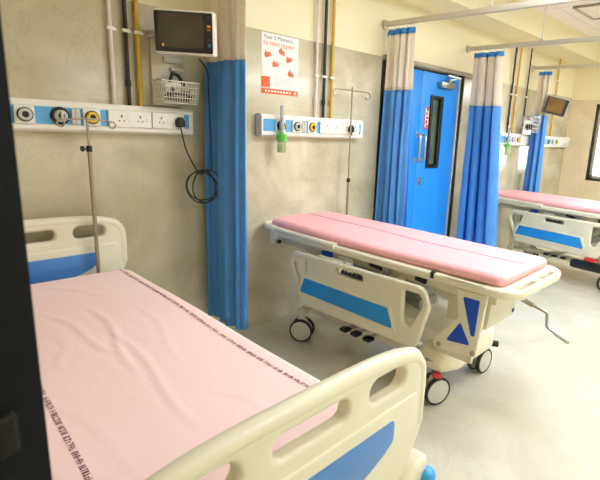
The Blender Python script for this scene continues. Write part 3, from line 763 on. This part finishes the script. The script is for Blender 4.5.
# ------------------------------------------------------------------ stretcher trolley
def stretcher(label, loc, rot, group):
    t = thing('stretcher', label, 'stretcher', loc, rot, group)
    # deck frame: flat moulded ring with hand slots at the foot end
    out = round_poly([(-0.35, -0.985), (0.35, -0.985), (0.35, 0.76), (-0.35, 0.76)], [0.13, 0.13, 0.02, 0.02], 10)
    holes = [rrect(-0.255, -0.962, -0.02, -0.918, 0.020), rrect(0.02, -0.962, 0.255, -0.918, 0.020),
             rrect(-0.335, -0.80, -0.312, -0.60, 0.01), rrect(0.312, -0.80, 0.335, -0.60, 0.01), rrect(-0.27, -0.86, 0.27, 0.70, 0.03)]
    bm = B(); add_plate(bm, out, holes, 0.048, 0.018, T(0, 0, 0.757), 4); obj('deck_frame', bm, M['cream'], t)
    bm = B(); add_box(bm, (0, -0.03, 0.752), (0.60, 1.74, 0.024), 0.004); obj('deck_board', bm, M['creamd'], t)
    # head tube loop
    pts = [(-0.335, 0.22, 0.775), (-0.335, 0.55, 0.780), (-0.335, 0.84, 0.785)]
    for k in range(7):
        a = PI - k * PI / 12; pts.append((-0.235 + 0.10 * math.cos(a), 0.86 + 0.10 * math.sin(a), 0.788))
    for k in range(7):
        a = PI / 2 - k * PI / 12; pts.append((0.235 + 0.10 * math.cos(a), 0.86 + 0.10 * math.sin(a), 0.788))
    pts += [(0.335, 0.55, 0.780), (0.335, 0.22, 0.775)]
    bm = B(); add_tube(bm, pts, 0.021, 12)
    for s in (-1, 1):
        add_tube(bm, [(s * 0.335, 0.205, 0.774), (s * 0.335, 0.265, 0.776)], 0.025, 12); add_tube(bm, [(s * 0.335, 0.79, 0.784), (s * 0.335, 0.85, 0.785)], 0.025, 12)
    obj('head_rail', bm, M['cream'], t, weld=False)
    # skirts / beams below the deck
    for s in (-1, 1):
        bm = B(); add_box(bm, (s * 0.27, -0.05, 0.705), (0.035, 1.62, 0.055), 0.006); obj('side_beam', bm, M['creamd'], t)
    bm = B(); add_box(bm, (0, -0.80, 0.705), (0.5, 0.035, 0.05), 0.006); add_box(bm, (0, 0.72, 0.705), (0.5, 0.035, 0.05), 0.006); add_box(bm, (0, 0.0, 0.70), (0.5, 0.04, 0.04), 0.006)
    obj('cross_beam', bm, M['creamd'], t, weld=False)
    for s in (-1, 1):
        bm = B(); add_box(bm, (s * 0.31, 0.80, 0.735), (0.03, 0.06, 0.06), 0.006); add_box(bm, (s * 0.325, 0.83, 0.715), (0.03, 0.025, 0.09), 0.006); add_box(bm, (s * 0.31, 0.78, 0.755), (0.06, 0.12, 0.015), 0.004)
        ob = obj('head_bracket', bm, M['white'], t, weld=False)
        bm = B(); add_lathe(bm, [(0, 0), (0.014, 0), (0.014, 0.02), (0, 0.02)], T(s * 0.33, 0.765, 0.70) @ RX(PI / 2), 12); obj('knob', bm, M['black'], ob)
    for nm, m, y, sy, sz in (('latch', M['blue_dark'], 0.31, 0.085, 0.032), ('label_plate', M['white'], 0.14, 0.12, 0.026), ('release_lever', M['black'], -0.10, 0.10, 0.02), ('release_lever', M['black'], -0.42, 0.07, 0.03), ('bracket', M['grey'], -0.18, 0.05, 0.05)):
        bm = B(); add_box(bm, (-0.297, y, 0.700 if nm != 'release_lever' else 0.708), (0.022, sy, sz), 0.004, Matrix.Rotation(0.12 if m is M['black'] else 0, 3, 'X')); obj(nm, bm, m, t)
    # strap stop near the foot
    bm = B(); add_box(bm, (-0.338, -0.52, 0.783), (0.024, 0.024, 0.010), 0.004); add_box(bm, (-0.352, -0.52, 0.768), (0.006, 0.022, 0.034), 0.003); obj('strap_stop', bm, M['black'], t, weld=False)
    # side rails (drop-down guards), both sides
    for s in (-1, 1):
        x = s * 0.372
        o = round_poly([(0.545, 0.69), (-0.50, 0.70), (-0.545, 0.60), (-0.475, 0.335), (0.455, 0.335), (0.575, 0.60)], [0.05, 0.07, 0.05, 0.06, 0.06, 0.04], 8)
        hs = [round_poly([(-0.37, 0.655), (-0.375, 0.47), (-0.425, 0.45), (-0.50, 0.60), (-0.48, 0.655)], [0.02, 0.03, 0.025, 0.03, 0.025], 5),
              round_poly([(0.395, 0.648), (0.44, 0.50), (0.468, 0.46), (0.54, 0.60), (0.525, 0.648)], [0.012, 0.02, 0.012, 0.03, 0.025], 5),
              rrect(-0.075, 0.622, 0.14, 0.662, 0.019)]
        bm = B(); add_plate(bm, o, hs, 0.034, 0.014, T(x, 0, 0) @ YZ, 4); sr = obj('side_rail', bm, M['cream'], t)
        bm = B(); add_plate(bm, round_poly([(0.42, 0.528), (0.462, 0.425), (-0.315, 0.410), (-0.268, 0.520)], 0.010, 4), [], 0.010, 0.003, T(x + s * 0.0155, 0, 0) @ YZ); obj('blue_inlay', bm, M['blue_rail'], sr)
        ri = round_poly([(0.445, 0.545), (0.495, 0.408), (-0.345, 0.392), (-0.292, 0.537)], 0.014, 4)
        bm = B(); add_plate(bm, ri, [round_poly([(0.42, 0.528), (0.462, 0.425), (-0.315, 0.410), (-0.268, 0.520)], 0.010, 4)], 0.014, 0.006, T(x + s * 0.015, 0, 0) @ YZ); obj('inlay_rim', bm, M['cream'], sr)
        bm = B(); add_box(bm, (x - s * 0.004, 0.035, 0.636), (0.012, 0.16, 0.020), 0.003)
        for k in range(5): add_box(bm, (x - s * 0.0, 0.10 - k * 0.032, 0.648), (0.014, 0.012, 0.014), 0.003)
        obj('latch', bm, M['rubber'], sr, weld=False)
        for y in (0.38, -0.30):
            bm = B(); add_box(bm, (s * 0.335, y, 0.52), (0.03, 0.05, 0.34), 0.006); add_tube(bm, [(s * 0.285, y, 0.69), (s * 0.36, y, 0.69)], 0.012, 10)
            obj('rail_arm', bm, M['creamd'], sr, weld=False)
    # lower chassis
    bm = B()
    for s in (-1, 1): add_box(bm, (s * 0.20, 0.0, 0.235), (0.045, 1.16, 0.05), 0.006)
    for y in (-0.56, 0.565, 0.1): add_box(bm, (0, y, 0.225), (0.58, 0.055, 0.045), 0.006)
    obj('chassis', bm, M['creamd'], t, weld=False)
    # white base cover
    bm = B(); pl = [(-0.62, 0.30), (-0.58, 0.375), (-0.15, 0.475), (0.30, 0.475), (0.36, 0.30)]
    add_plate(bm, round_poly(pl, 0.02, 4), [], 0.44, 0.02, YZ, 3); obj('base_cover', bm, M['white'], t)
    # columns
    for y in (-0.22, 0.22):
        bm = B(); add_box(bm, (0, y, 0.56), (0.16, 0.12, 0.25), 0.012); add_box(bm, (0, y, 0.44), (0.2, 0.16, 0.12), 0.012); obj('lift_column', bm, M['grey'], t, weld=False)
    # rounded foot moulding between the two foot casters
    bm = B()
    o = round_poly([(-0.30, -0.44), (-0.33, -0.60), (-0.20, -0.66), (0.20, -0.66), (0.33, -0.60), (0.30, -0.44)], [0.04, 0.05, 0.10, 0.10, 0.05, 0.04], 6)
    add_plate(bm, o, [], 0.15, 0.05, T(0, 0, 0.275), 5); fm = obj('foot_moulding', bm, M['cream'], t)
    bm = B()
    for k in range(6): add_box(bm, (-0.28 + 0.0 * k, -0.51 + 0.0 * k, 0.268), (0.004, 0.004, 0.004))
    for k in range(7): add_box(bm, (-0.3195, -0.48 - k * 0.014, 0.272), (0.004, 0.010, 0.008 if k % 3 else 0.016), 0.001)
    obj('lettering', bm, M['greyprint'], fm, weld=False)
    # A-shaped end supports with blue triangles
    for s in (-1, 1):
        x = s * 0.315
        if s > 0:
            bm = B(); add_box(bm, (0.27, -0.56, 0.50), (0.05, 0.07, 0.46), 0.012); obj('end_support', bm, M['cream'], t)
            bm = B(); add_box(bm, (0.25, 0.52, 0.47), (0.04, 0.06, 0.44), 0.01); obj('head_post', bm, M['cream'], t)
            continue
        o = round_poly([(-0.655, 0.735), (-0.83, 0.735), (-0.80, 0.385), (-0.55, 0.365), (-0.545, 0.405), (-0.685, 0.575)], [0.01, 0.01, 0.03, 0.02, 0.02, 0.03], 4)
        bm = B(); add_plate(bm, o, [], 0.026, 0.006, T(x, 0, 0) @ YZ); ap = obj('end_support', bm, M['cream'], t)
        for tri in ([(-0.70, 0.695), (-0.795, 0.695), (-0.785, 0.50), (-0.765, 0.50)], [(-0.625, 0.43), (-0.70, 0.555), (-0.765, 0.445)]):
            bm = B(); add_plate(bm, round_poly(tri, 0.008, 4), [], 0.006, 0.002, T(x + s * 0.0135, 0, 0) @ YZ); obj('blue_inlay', bm, M['blue_dark'], ap)
        for y, z in ((-0.585, 0.392), (-0.785, 0.408)):
            bm = B(); add_lathe(bm, [(0, 0), (0.014, 0), (0.014, 0.006), (0.008, 0.01), (0, 0.01)], T(x + s * 0.013, y, z) @ RY(s * PI / 2), 12)
            obj('bolt', bm, M['steelm'], ap, weld=False)
        bm = B(); add_box(bm, (s * 0.29, -0.66, 0.355), (0.026, 0.22, 0.05), 0.008); obj('support_foot', bm, M['creamd'], ap)
        # head end post
        bm = B(); add_box(bm, (s * 0.25, 0.52, 0.47), (0.04, 0.06, 0.44), 0.01); obj('head_post', bm, M['cream'], t)
    # gearbox under the foot end and crank
    bm = B(); o = [(-0.56, 0.51), (-0.56, 0.73), (-0.82, 0.73), (-0.80, 0.51)]
    add_plate(bm, round_poly(o, 0.008, 3), [], 0.34, 0.006, T(-0.06, 0, 0) @ YZ); gb = obj('gearbox', bm, M['creamd'], t)
    bm = B(); add_lathe(bm, [(0, 0), (0.012, 0), (0.012, 0.006), (0, 0.006)], T(0.08, -0.803, 0.545) @ RX(PI / 2), 12); obj('bolt', bm, M['black'], gb)
    bm = B(); add_tube(bm, smooth([(-0.02, -0.85, 0.665), (-0.02, -0.93, 0.645), (-0.02, -1.005, 0.625), (-0.018, -1.025, 0.612), (-0.016, -1.03, 0.56), (-0.016, -1.035, 0.545), (-0.016, -1.05, 0.535), (-0.016, -1.09, 0.52)], 3), 0.008, 10)
    add_tube(bm, [(-0.02, -0.88, 0.659), (-0.02, -0.95, 0.640)], 0.014, 10)
    ck = obj('crank', bm, M['steel'], t, weld=False)
    bm = B(); add_tube(bm, [(-0.016, -1.075, 0.526), (-0.016, -1.085, 0.522), (-0.016, -1.15, 0.498), (-0.016, -1.155, 0.496)], [0.009, 0.013, 0.013, 0.009], 12); obj('grip', bm, M['lgrey'], ck)
    # foot pedals on the side
    for s in (-1,):
        for y in (0.09, 0.0, -0.10):
            bm = B(); add_tube(bm, [(s * 0.20, y, 0.255), (s * 0.29, y, 0.262), (s * 0.33, y - 0.01, 0.262)], 0.010, 8)
            pd = obj('pedal_arm', bm, M['grey'], t)
            bm = B(); add_box(bm, (s * 0.345, y - 0.012, 0.264), (0.06, 0.058, 0.024), 0.009); obj('pedal_pad', bm, M['black'], pd)
    # casters
    caster(t, -0.265, 0.565, axis=0.56, fork_top=0.235)
    caster(t, 0.265, 0.565, axis=-0.2, fork_top=0.235)
    caster(t, -0.262, -0.545, axis=1.18, fork_top=0.235, pedal=M['red'], pdir=(-0.8, -0.6))
    caster(t, 0.268, -0.555, axis=1.5, fork_top=0.235, pedal=M['rubber'], pdir=(0.5, -1))
    return t

L2, R2 = (2.374, -0.998, 0), math.radians(1.97)
L3, R3 = (5.484, -1.049, 0), math.radians(-4.7)
st = stretcher('cream stretcher trolley with hand crank in the middle of the room, below the poster', L2, R2, 'stretcher trolleys')
s3 = copy_tree(st)
s3.location = L3; s3.rotation_euler = (0, 0, R3)
s3['label'] = 'far cream stretcher trolley cut off by the right edge, with black foot bar'
bm = B(); add_box(bm, (-0.33, -0.42, 0.235), (0.10, 0.46, 0.09), 0.03); obj('foot_bar', bm, M['black'], s3)
bm = B(); add_box(bm, (-0.36, -0.40, 0.315), (0.09, 0.12, 0.03), 0.01); obj('brake_pedal', bm, M['red'], s3)

def pad(name, label, cat, loc, rot, x0, x1, y0, y1, zb, thick, m, group=None, nx=24, ny=60, top=None, rad=0.028):
    """soft slab: rounded edges, gently uneven top"""
    t = thing(name, label, cat, loc, rot, group)
    bm = B(); rim = []
    def P(u, v, k):
        # k: 0 bottom .. 1 top
        x = x0 + (x1 - x0) * u; y = y0 + (y1 - y0) * v
        return x, y
    def ztop(x, y): return zb(y) + thick + (top(x, y) if top else 0)
    # top grid with inset, edge loops for rounding
    rows = []
    prof = [(0.010, 0.0), (0.0, 0.25), (0.0, 0.6), (rad * 0.3, 0.88), (rad, 1.0)]
    def loop(inset, k):
        pts = []
        ax0, ax1, ay0, ay1 = x0 + inset, x1 - inset, y0 + inset, y1 - inset
        cr = 0.05
        base = rrect(ax0, ay0, ax1, ay1, max(cr - inset * 0.5, 0.02), 5)
        # subdivide long sides
        out = []
        for i in range(len(base)):
            a = Vector(base[i]); b = Vector(base[(i + 1) % len(base)]); L = (b - a).length
            n = max(1, int(round(L / 0.04))) if L > 0.1 else 1
            for q in range(n): out.append(a.lerp(b, q / n))
        return out
    counts = None
    for ins, k in prof:
        lp = loop(ins, k)
        if counts is None: counts = len(lp)
        if len(lp) != counts:
            # resample to the same count
            lp = [lp[int(i * len(lp) / counts)] for i in range(counts)]
        rows.append([bm.verts.new((p.x, p.y, zb(p.y) + k * (ztop(p.x, p.y) - zb(p.y)))) for p in lp])
    for A, Bq in zip(rows, rows[1:]):
        for i in range(counts): bm.faces.new((A[i], A[(i + 1) % counts], Bq[(i + 1) % counts], Bq[i]))
    bm.faces.new(rows[0][::-1])
    f = bm.faces.new(rows[-1])
    # refine the cap into a grid by bisecting
    for i in range(1, nx):
        x = x0 + (x1 - x0) * i / nx
        g = [ff for ff in bm.faces if ff.normal.z > 0.5 or True]
        bmesh.ops.bisect_plane(bm, geom=bm.verts[:] + bm.edges[:] + bm.faces[:], plane_co=(x, 0, 0), plane_no=(1, 0, 0))
    for i in range(1, ny):
        y = y0 + (y1 - y0) * i / ny
        bmesh.ops.bisect_plane(bm, geom=bm.verts[:] + bm.edges[:] + bm.faces[:], plane_co=(0, y, 0), plane_no=(0, 1, 0))
    for v in bm.verts:
        e = min(v.co.x - x0, x1 - v.co.x, v.co.y - y0, y1 - v.co.y)
        if e > rad * 0.98: 
            if v.co.z > zb(v.co.y) + 0.5 * thick: v.co.z = ztop(v.co.x, v.co.y)
    obj('cover', bm, m, t, sharp=60, weld=False)
    return t, ztop

def seam_strip(par, name, pts_fn, m, w, n, lift=0.0006):
    bm = B(); a = []; b = []
    for i in range(n + 1):
        p, side = pts_fn(i / n)
        a.append(bm.verts.new(p + side * w / 2 + Vector((0, 0, lift)))); b.append(bm.verts.new(p - side * w / 2 + Vector((0, 0, lift))))
    for i in range(n): bm.faces.new((a[i], a[i + 1], b[i + 1], b[i]))
    return obj(name, bm, m, par, weld=False)

def stretcher_pad(label, loc, rot, group):
    zb = lambda y: 0.7825 + 0.012 * max(0, (y - 0.1)) 
    top = lambda x, y: 0.003 * math.sin(7 * x + 2 * y) + 0.003 * math.sin(4.1 * y + 3 * x) + (-0.004 if abs((y + 0.25)) < 0.012 else 0) - 0.006 * (abs(x) / 0.3) ** 3
    t, zt = pad('mattress', label, 'mattress', loc, rot, -0.315, 0.30, -0.895, 0.885, zb, 0.058, M['rexine'], group, top=top)
    def fn(u):
        y = -0.86 + 1.70 * u; x = 0.02 + 0.004 * math.sin(9 * y)
        return Vector((x, y, zt(x, y))), Vector((1, 0, 0))
    bm = B(); a = [bm.verts.new((0.02 + dx, -0.862 - 0.012 * q, zt(0.02, -0.862 - 0.012 * q) + 0.0013)) for dx, q in ((-0.004, 0), (0.004, 0), (0.004, 1), (-0.004, 1))]; bm.faces.new(a); obj('seam_end', bm, M['seam'], t)
    seam_strip(t, 'printed_lettering', fn, M['seam'], 0.008, 90, 0.0012)  # this strip is the mattress seam line, not print
    return t
stretcher_pad('pink mattress on the stretcher in the middle of the room', L2, R2, 'pink stretcher mattresses')
stretcher_pad('pink mattress on the far stretcher cut off by the right edge', L3, R3, 'pink stretcher mattresses')

# ------------------------------------------------------------------ nearest hospital bed
L1, R1 = (0.610, -1.150, 0), math.radians(2.15)
bed = thing('hospital_bed', 'cream hospital bed with blue panelled end boards, nearest the viewer', 'bed', L1, R1)
def arc_pts(xh, z_edge, z_mid, n=12):
    return [(xh - 2 * xh * i / n, z_edge - (z_edge - z_mid) * (1 - ((xh - 2 * xh * i / n) / xh) ** 2)) for i in range(n + 1)]
def end_board(name, y, ztop, facing, bulge=0.012):
    """facing: -1 outward face looks to -y (foot) ; +1 mirrored"""
    H = 0.46
    arch = [(-H + 0.005, ztop - 0.09), (-H, ztop - 0.30), (-0.40, ztop - 0.40)] + [(x, z) for x, z in reversed(arc_pts(0.37, ztop - 0.43, ztop - 0.54))] + [(0.40, ztop - 0.40), (H, ztop - 0.30), (H - 0.005, ztop - 0.09)]
    tops = [(H - 0.02, ztop - 0.045), (H - 0.09, ztop - 0.014), (0.2, ztop), (-0.2, ztop), (-H + 0.09, ztop - 0.014), (-H + 0.02, ztop - 0.045)]
    o = round_poly(arch + tops, [0.02, 0.05, 0.05] + [0.0] * 13 + [0.05, 0.05, 0.02] + [0.03, 0.05, 0, 0, 0.05, 0.03], 4)
    z1, z0 = ztop - 0.052, ztop - 0.115
    holes = [rrect(-0.115, z0 + 0.006, 0.115, z1, 0.024, 8), rrect(0.20, z0, 0.355, z1 + 0.004, 0.031, 8), rrect(-0.355, z0, -0.20, z1 + 0.004, 0.031, 8)]
    bm = B(); add_plate(bm, o, holes, 0.044, 0.014, T(0, y, 0) @ XZ, 4)
    e = obj(name, bm, M['cream'], bed)
    rim = [(-H + 0.012, -0.30), (-H + 0.012, -0.125), (-H + 0.03, -0.072), (-H + 0.08, -0.040), (-0.2, -0.018), (0.2, -0.018), (H - 0.08, -0.040), (H - 0.03, -0.072), (H - 0.012, -0.125), (H - 0.012, -0.30)]
    bm = B(); add_tube(bm, smooth([(x, y, ztop + z) for x, z in rim], 5), [0.012] + [0.0255] * 44 + [0.012], 14)
    obj('rolled_rim', bm, M['cream'], e)
    for s in (-1, 1):
        # raised apron below the grips, and the blue lens-shaped inlay
        yo = y + s * 0.019
        p = round_poly([(-0.42, ztop - 0.155), (-0.42, ztop - 0.265)] + [(x, z) for x, z in reversed(arc_pts(0.38, ztop - 0.30, ztop - 0.43))] + [(0.42, ztop - 0.265), (0.42, ztop - 0.155)], [0.02, 0.03] + [0.0] * 13 + [0.03, 0.02], 5)
        bm = B(); add_plate(bm, p, [], 0.018, 0.008, T(0, yo, 0) @ XZ, 3); obj('apron', bm, M['cream'], e)
        q = round_poly([(-0.305, ztop - 0.195), (-0.305, ztop - 0.262)] + [(x, z) for x, z in reversed(arc_pts(0.27, ztop - 0.285, ztop - 0.345))] + [(0.305, ztop - 0.262), (0.305, ztop - 0.195)], [0.015, 0.02] + [0.0] * 13 + [0.02, 0.015], 5)
        bm = B(); add_plate(bm, q, [], 0.006, 0.002, T(0, yo + s * 0.0075, 0) @ XZ, 2); obj('blue_panel', bm, M['blue_panel'], e)
    return e
fb = end_board('footboard', -1.0, 0.915, -1)
hb = end_board('headboard', 1.025, 0.972, 1)
# frame, deck, legs, casters, bumpers
bm = B()
for s in (-1, 1): add_box(bm, (s * 0.385, 0.01, 0.40), (0.04, 1.94, 0.07), 0.006)
for y in (-0.93, -0.3, 0.3, 0.95): add_box(bm, (0, y, 0.40), (0.77, 0.04, 0.05), 0.006)
obj('frame', bm, M['creamd'], bed, weld=False)
bm = B(); add_box(bm, (0, -0.02, 0.465), (0.80, 1.82, 0.05), 0.008); obj('deck', bm, M['creamd'], bed)
for s in (-1, 1):
    for y in (-1.0, 1.025):
        out = -1 if y < 0 else 1
        bm = B(); add_plate(bm, round_poly([(s * 0.33, 0.38), (s * 0.46, 0.38), (s * 0.49, 0.45), (s * 0.48, 0.53), (s * 0.42, 0.51), (s * 0.35, 0.47)], 0.02, 4), [], 0.09, 0.02, T(0, y, 0) @ XZ, 3)
        add_box(bm, (s * 0.385, y - out * 0.035, 0.33), (0.05, 0.05, 0.30), 0.008)
        cb = obj('corner_bracket', bm, M['cream'], bed, weld=False)
        bm = B(); add_lathe(bm, [(0, -0.03), (0.016, -0.027), (0.027, -0.018), (0.031, -0.006), (0.031, 0.006), (0.027, 0.018), (0.016, 0.027), (0, 0.03)], T(s * 0.475, y + out * 0.045, 0.448), 22); obj('bumper', bm, M['bumper'], cb)
        caster(bed, s * 0.385, y - out * 0.035, r=0.062, axis=0.2 * s, fork_top=0.19)

# mattress with printed sheet
def zb1(y): return 0.508 + 0.041 * (y + 0.93)
creases = [((0.06, 0.42), (0.0, -0.10), 0.009, 0.016), ((0.035, 0.16), (-0.004, -0.50), 0.007, 0.014), ((-0.10, 0.50), (-0.02, 0.05), 0.006, 0.016),
           ((0.22, 0.30), (0.15, -0.15), 0.004, 0.016), ((-0.13, 0.25), (-0.18, 0.02), 0.005, 0.014), ((0.12, -0.45), (0.20, -0.75), 0.004, 0.016), ((-0.28, -0.2), (-0.2, -0.7), 0.003, 0.02), ((0.0, 0.8), (0.2, 0.55), 0.004, 0.02)]
def top1(x, y):
    h = 0.004 * math.sin(3.1 * x + 1.7 * y) + 0.003 * math.sin(6.2 * y - 3 * x + 1)
    for (ax, ay), (bx, by), amp, wd in creases:
        dx, dy = bx - ax, by - ay; L = math.hypot(dx, dy)
        tt = ((x - ax) * dx + (y - ay) * dy) / (L * L); dd = ((x - ax) * dy - (y - ay) * dx) / L
        dd += 0.02 * math.sin(tt * 5)
        if -0.15 < tt < 1.15:
            env = math.sin(max(0, min(1, (tt + 0.15) / 1.3)) * PI) ** 0.7
            h += 0.75 * amp * env * (math.exp(-(dd / (0.75 * wd)) ** 2) - 0.5 * math.exp(-((dd - 1.2 * wd) / (0.75 * wd)) ** 2))
    return h
mtt, zt1 = pad('mattress', 'pink sheeted mattress with maroon lettered borders on the nearest bed', 'mattress', L1, R1, -0.415, 0.438, -0.955, 0.925, zb1, 0.108, M['sheet'], None, nx=60, ny=110, top=top1, rad=0.04)
# printed maroon borders: rows of small letter-like strokes
def border(x_of, seed, big):
    rnd = random.Random(seed); bm = B(); y = 0.90
    while y > -0.93:
        wlen = rnd.randint(4, 8)
        for k in range(wlen):
            cw = rnd.uniform(0.009, 0.013) * big
            x = x_of(y); hh = 0.011 * big
            for st in range(rnd.choice((2, 2, 3))):
                if rnd.random() < 0.55:
                    sx, sy = hh * 2, 0.0042 * big; ox = 0; oy = rnd.uniform(0, cw * 0.7)
                else:
                    sx, sy = 0.0048 * big, cw * 0.9; ox = rnd.choice((-hh, 0, hh)) * 0.85; oy = cw * 0.4
                p = [(x + ox - sx / 2, y - oy - sy / 2), (x + ox + sx / 2, y - oy - sy / 2), (x + ox + sx / 2, y - oy + sy / 2), (x + ox - sx / 2, y - oy + sy / 2)]
                bm.faces.new([bm.verts.new((px, py, zt1(px, py) + 0.0011 + 0.0001 * st)) for px, py in p])
            y -= cw * 1.18
        y -= 0.012 * big
    return bm
obj('printed_lettering', border(lambda y: 0.352 + 0.030 * max(0, y) + 0.004 * math.sin(5 * y), 3, 0.7), M['maroon'], mtt, weld=False)
obj('printed_lettering', border(lambda y: -0.281 + 0.075 * min(0, y + 0.05), 9, 0.72), M['maroon'], mtt, weld=False)

# ------------------------------------------------------------------ ceiling lights and vent
def ceiling_light(x, y, label, on=True):
    t = thing('ceiling_light', label, 'ceiling light', (x, y, ZC), 0, 'square ceiling lights')
    bm = B(); add_plate(bm, rrect(-0.31, -0.31, 0.31, 0.31, 0.006), [rrect(-0.285, -0.285, 0.285, 0.285, 0.004)], 0.02, 0.004, T(0, 0, -0.0115)); obj('frame', bm, M['lintel'], t)
    bm = B(); add_box(bm, (0, 0, -0.006), (0.57, 0.57, 0.008)); obj('diffuser', bm, M['diff'] if on else M['white'], t)
    return t
ceiling_light(5.72, -1.055, 'square unlit ceiling light panel at the top right corner', False)
ceiling_light(2.7, -1.9, 'square ceiling light above the foot of the middle stretcher')
ceiling_light(3.9, -4.3, 'square ceiling light on the viewer side of the room')
ceiling_light(4.4, -2.6, 'square ceiling light over the open floor')
ceiling_light(6.8, -2.3, 'square ceiling light near the window')
ceiling_light(5.7, -2.6, 'added unseen square ceiling light between the far stretcher and the open floor')  # extra lamp out of view, added to brighten the far end
ceiling_light(2.1, -4.1, 'square ceiling light behind the viewer')
av = thing('air_vent', 'pale slatted air vent high on the end wall', 'vent', (XR - 0.001, -0.42, 2.73))
bm = B(); add_plate(bm, rrect(-0.28, -0.085, 0.28, 0.085, 0.006), [rrect(-0.25, -0.065, 0.25, 0.065, 0.004)], 0.016, 0.004, T(-0.008, 0, 0) @ YZ); obj('frame', bm, M['white'], av)
for k in range(5):
    bm = B(); add_box(bm, (-0.008, 0, -0.056 + k * 0.028), (0.012, 0.50, 0.004), 0.001, Matrix.Rotation(0.6, 3, 'Y')); obj('slat', bm, M['white'], av)

# ------------------------------------------------------------------ world / view
wd = bpy.data.worlds.new('world'); S.world = wd; wd.use_nodes = True
bg = wd.node_tree.nodes['Background']; bg.inputs['Color'].default_value = (0.92, 0.96, 1.0, 1); bg.inputs['Strength'].default_value = 7.0
S.view_settings.view_transform = 'Standard'; S.view_settings.look = 'None'; S.view_settings.gamma = 1.0
S.view_settings.use_curve_mapping = False
S.view_settings.exposure = 1.18
S.cycles.use_denoising = True
S.cycles.max_bounces = 10; S.cycles.diffuse_bounces = 6; S.cycles.transparent_max_bounces = 16
S.cycles.sample_clamp_indirect = 8.0
S.cycles.caustics_reflective = False; S.cycles.caustics_refractive = False
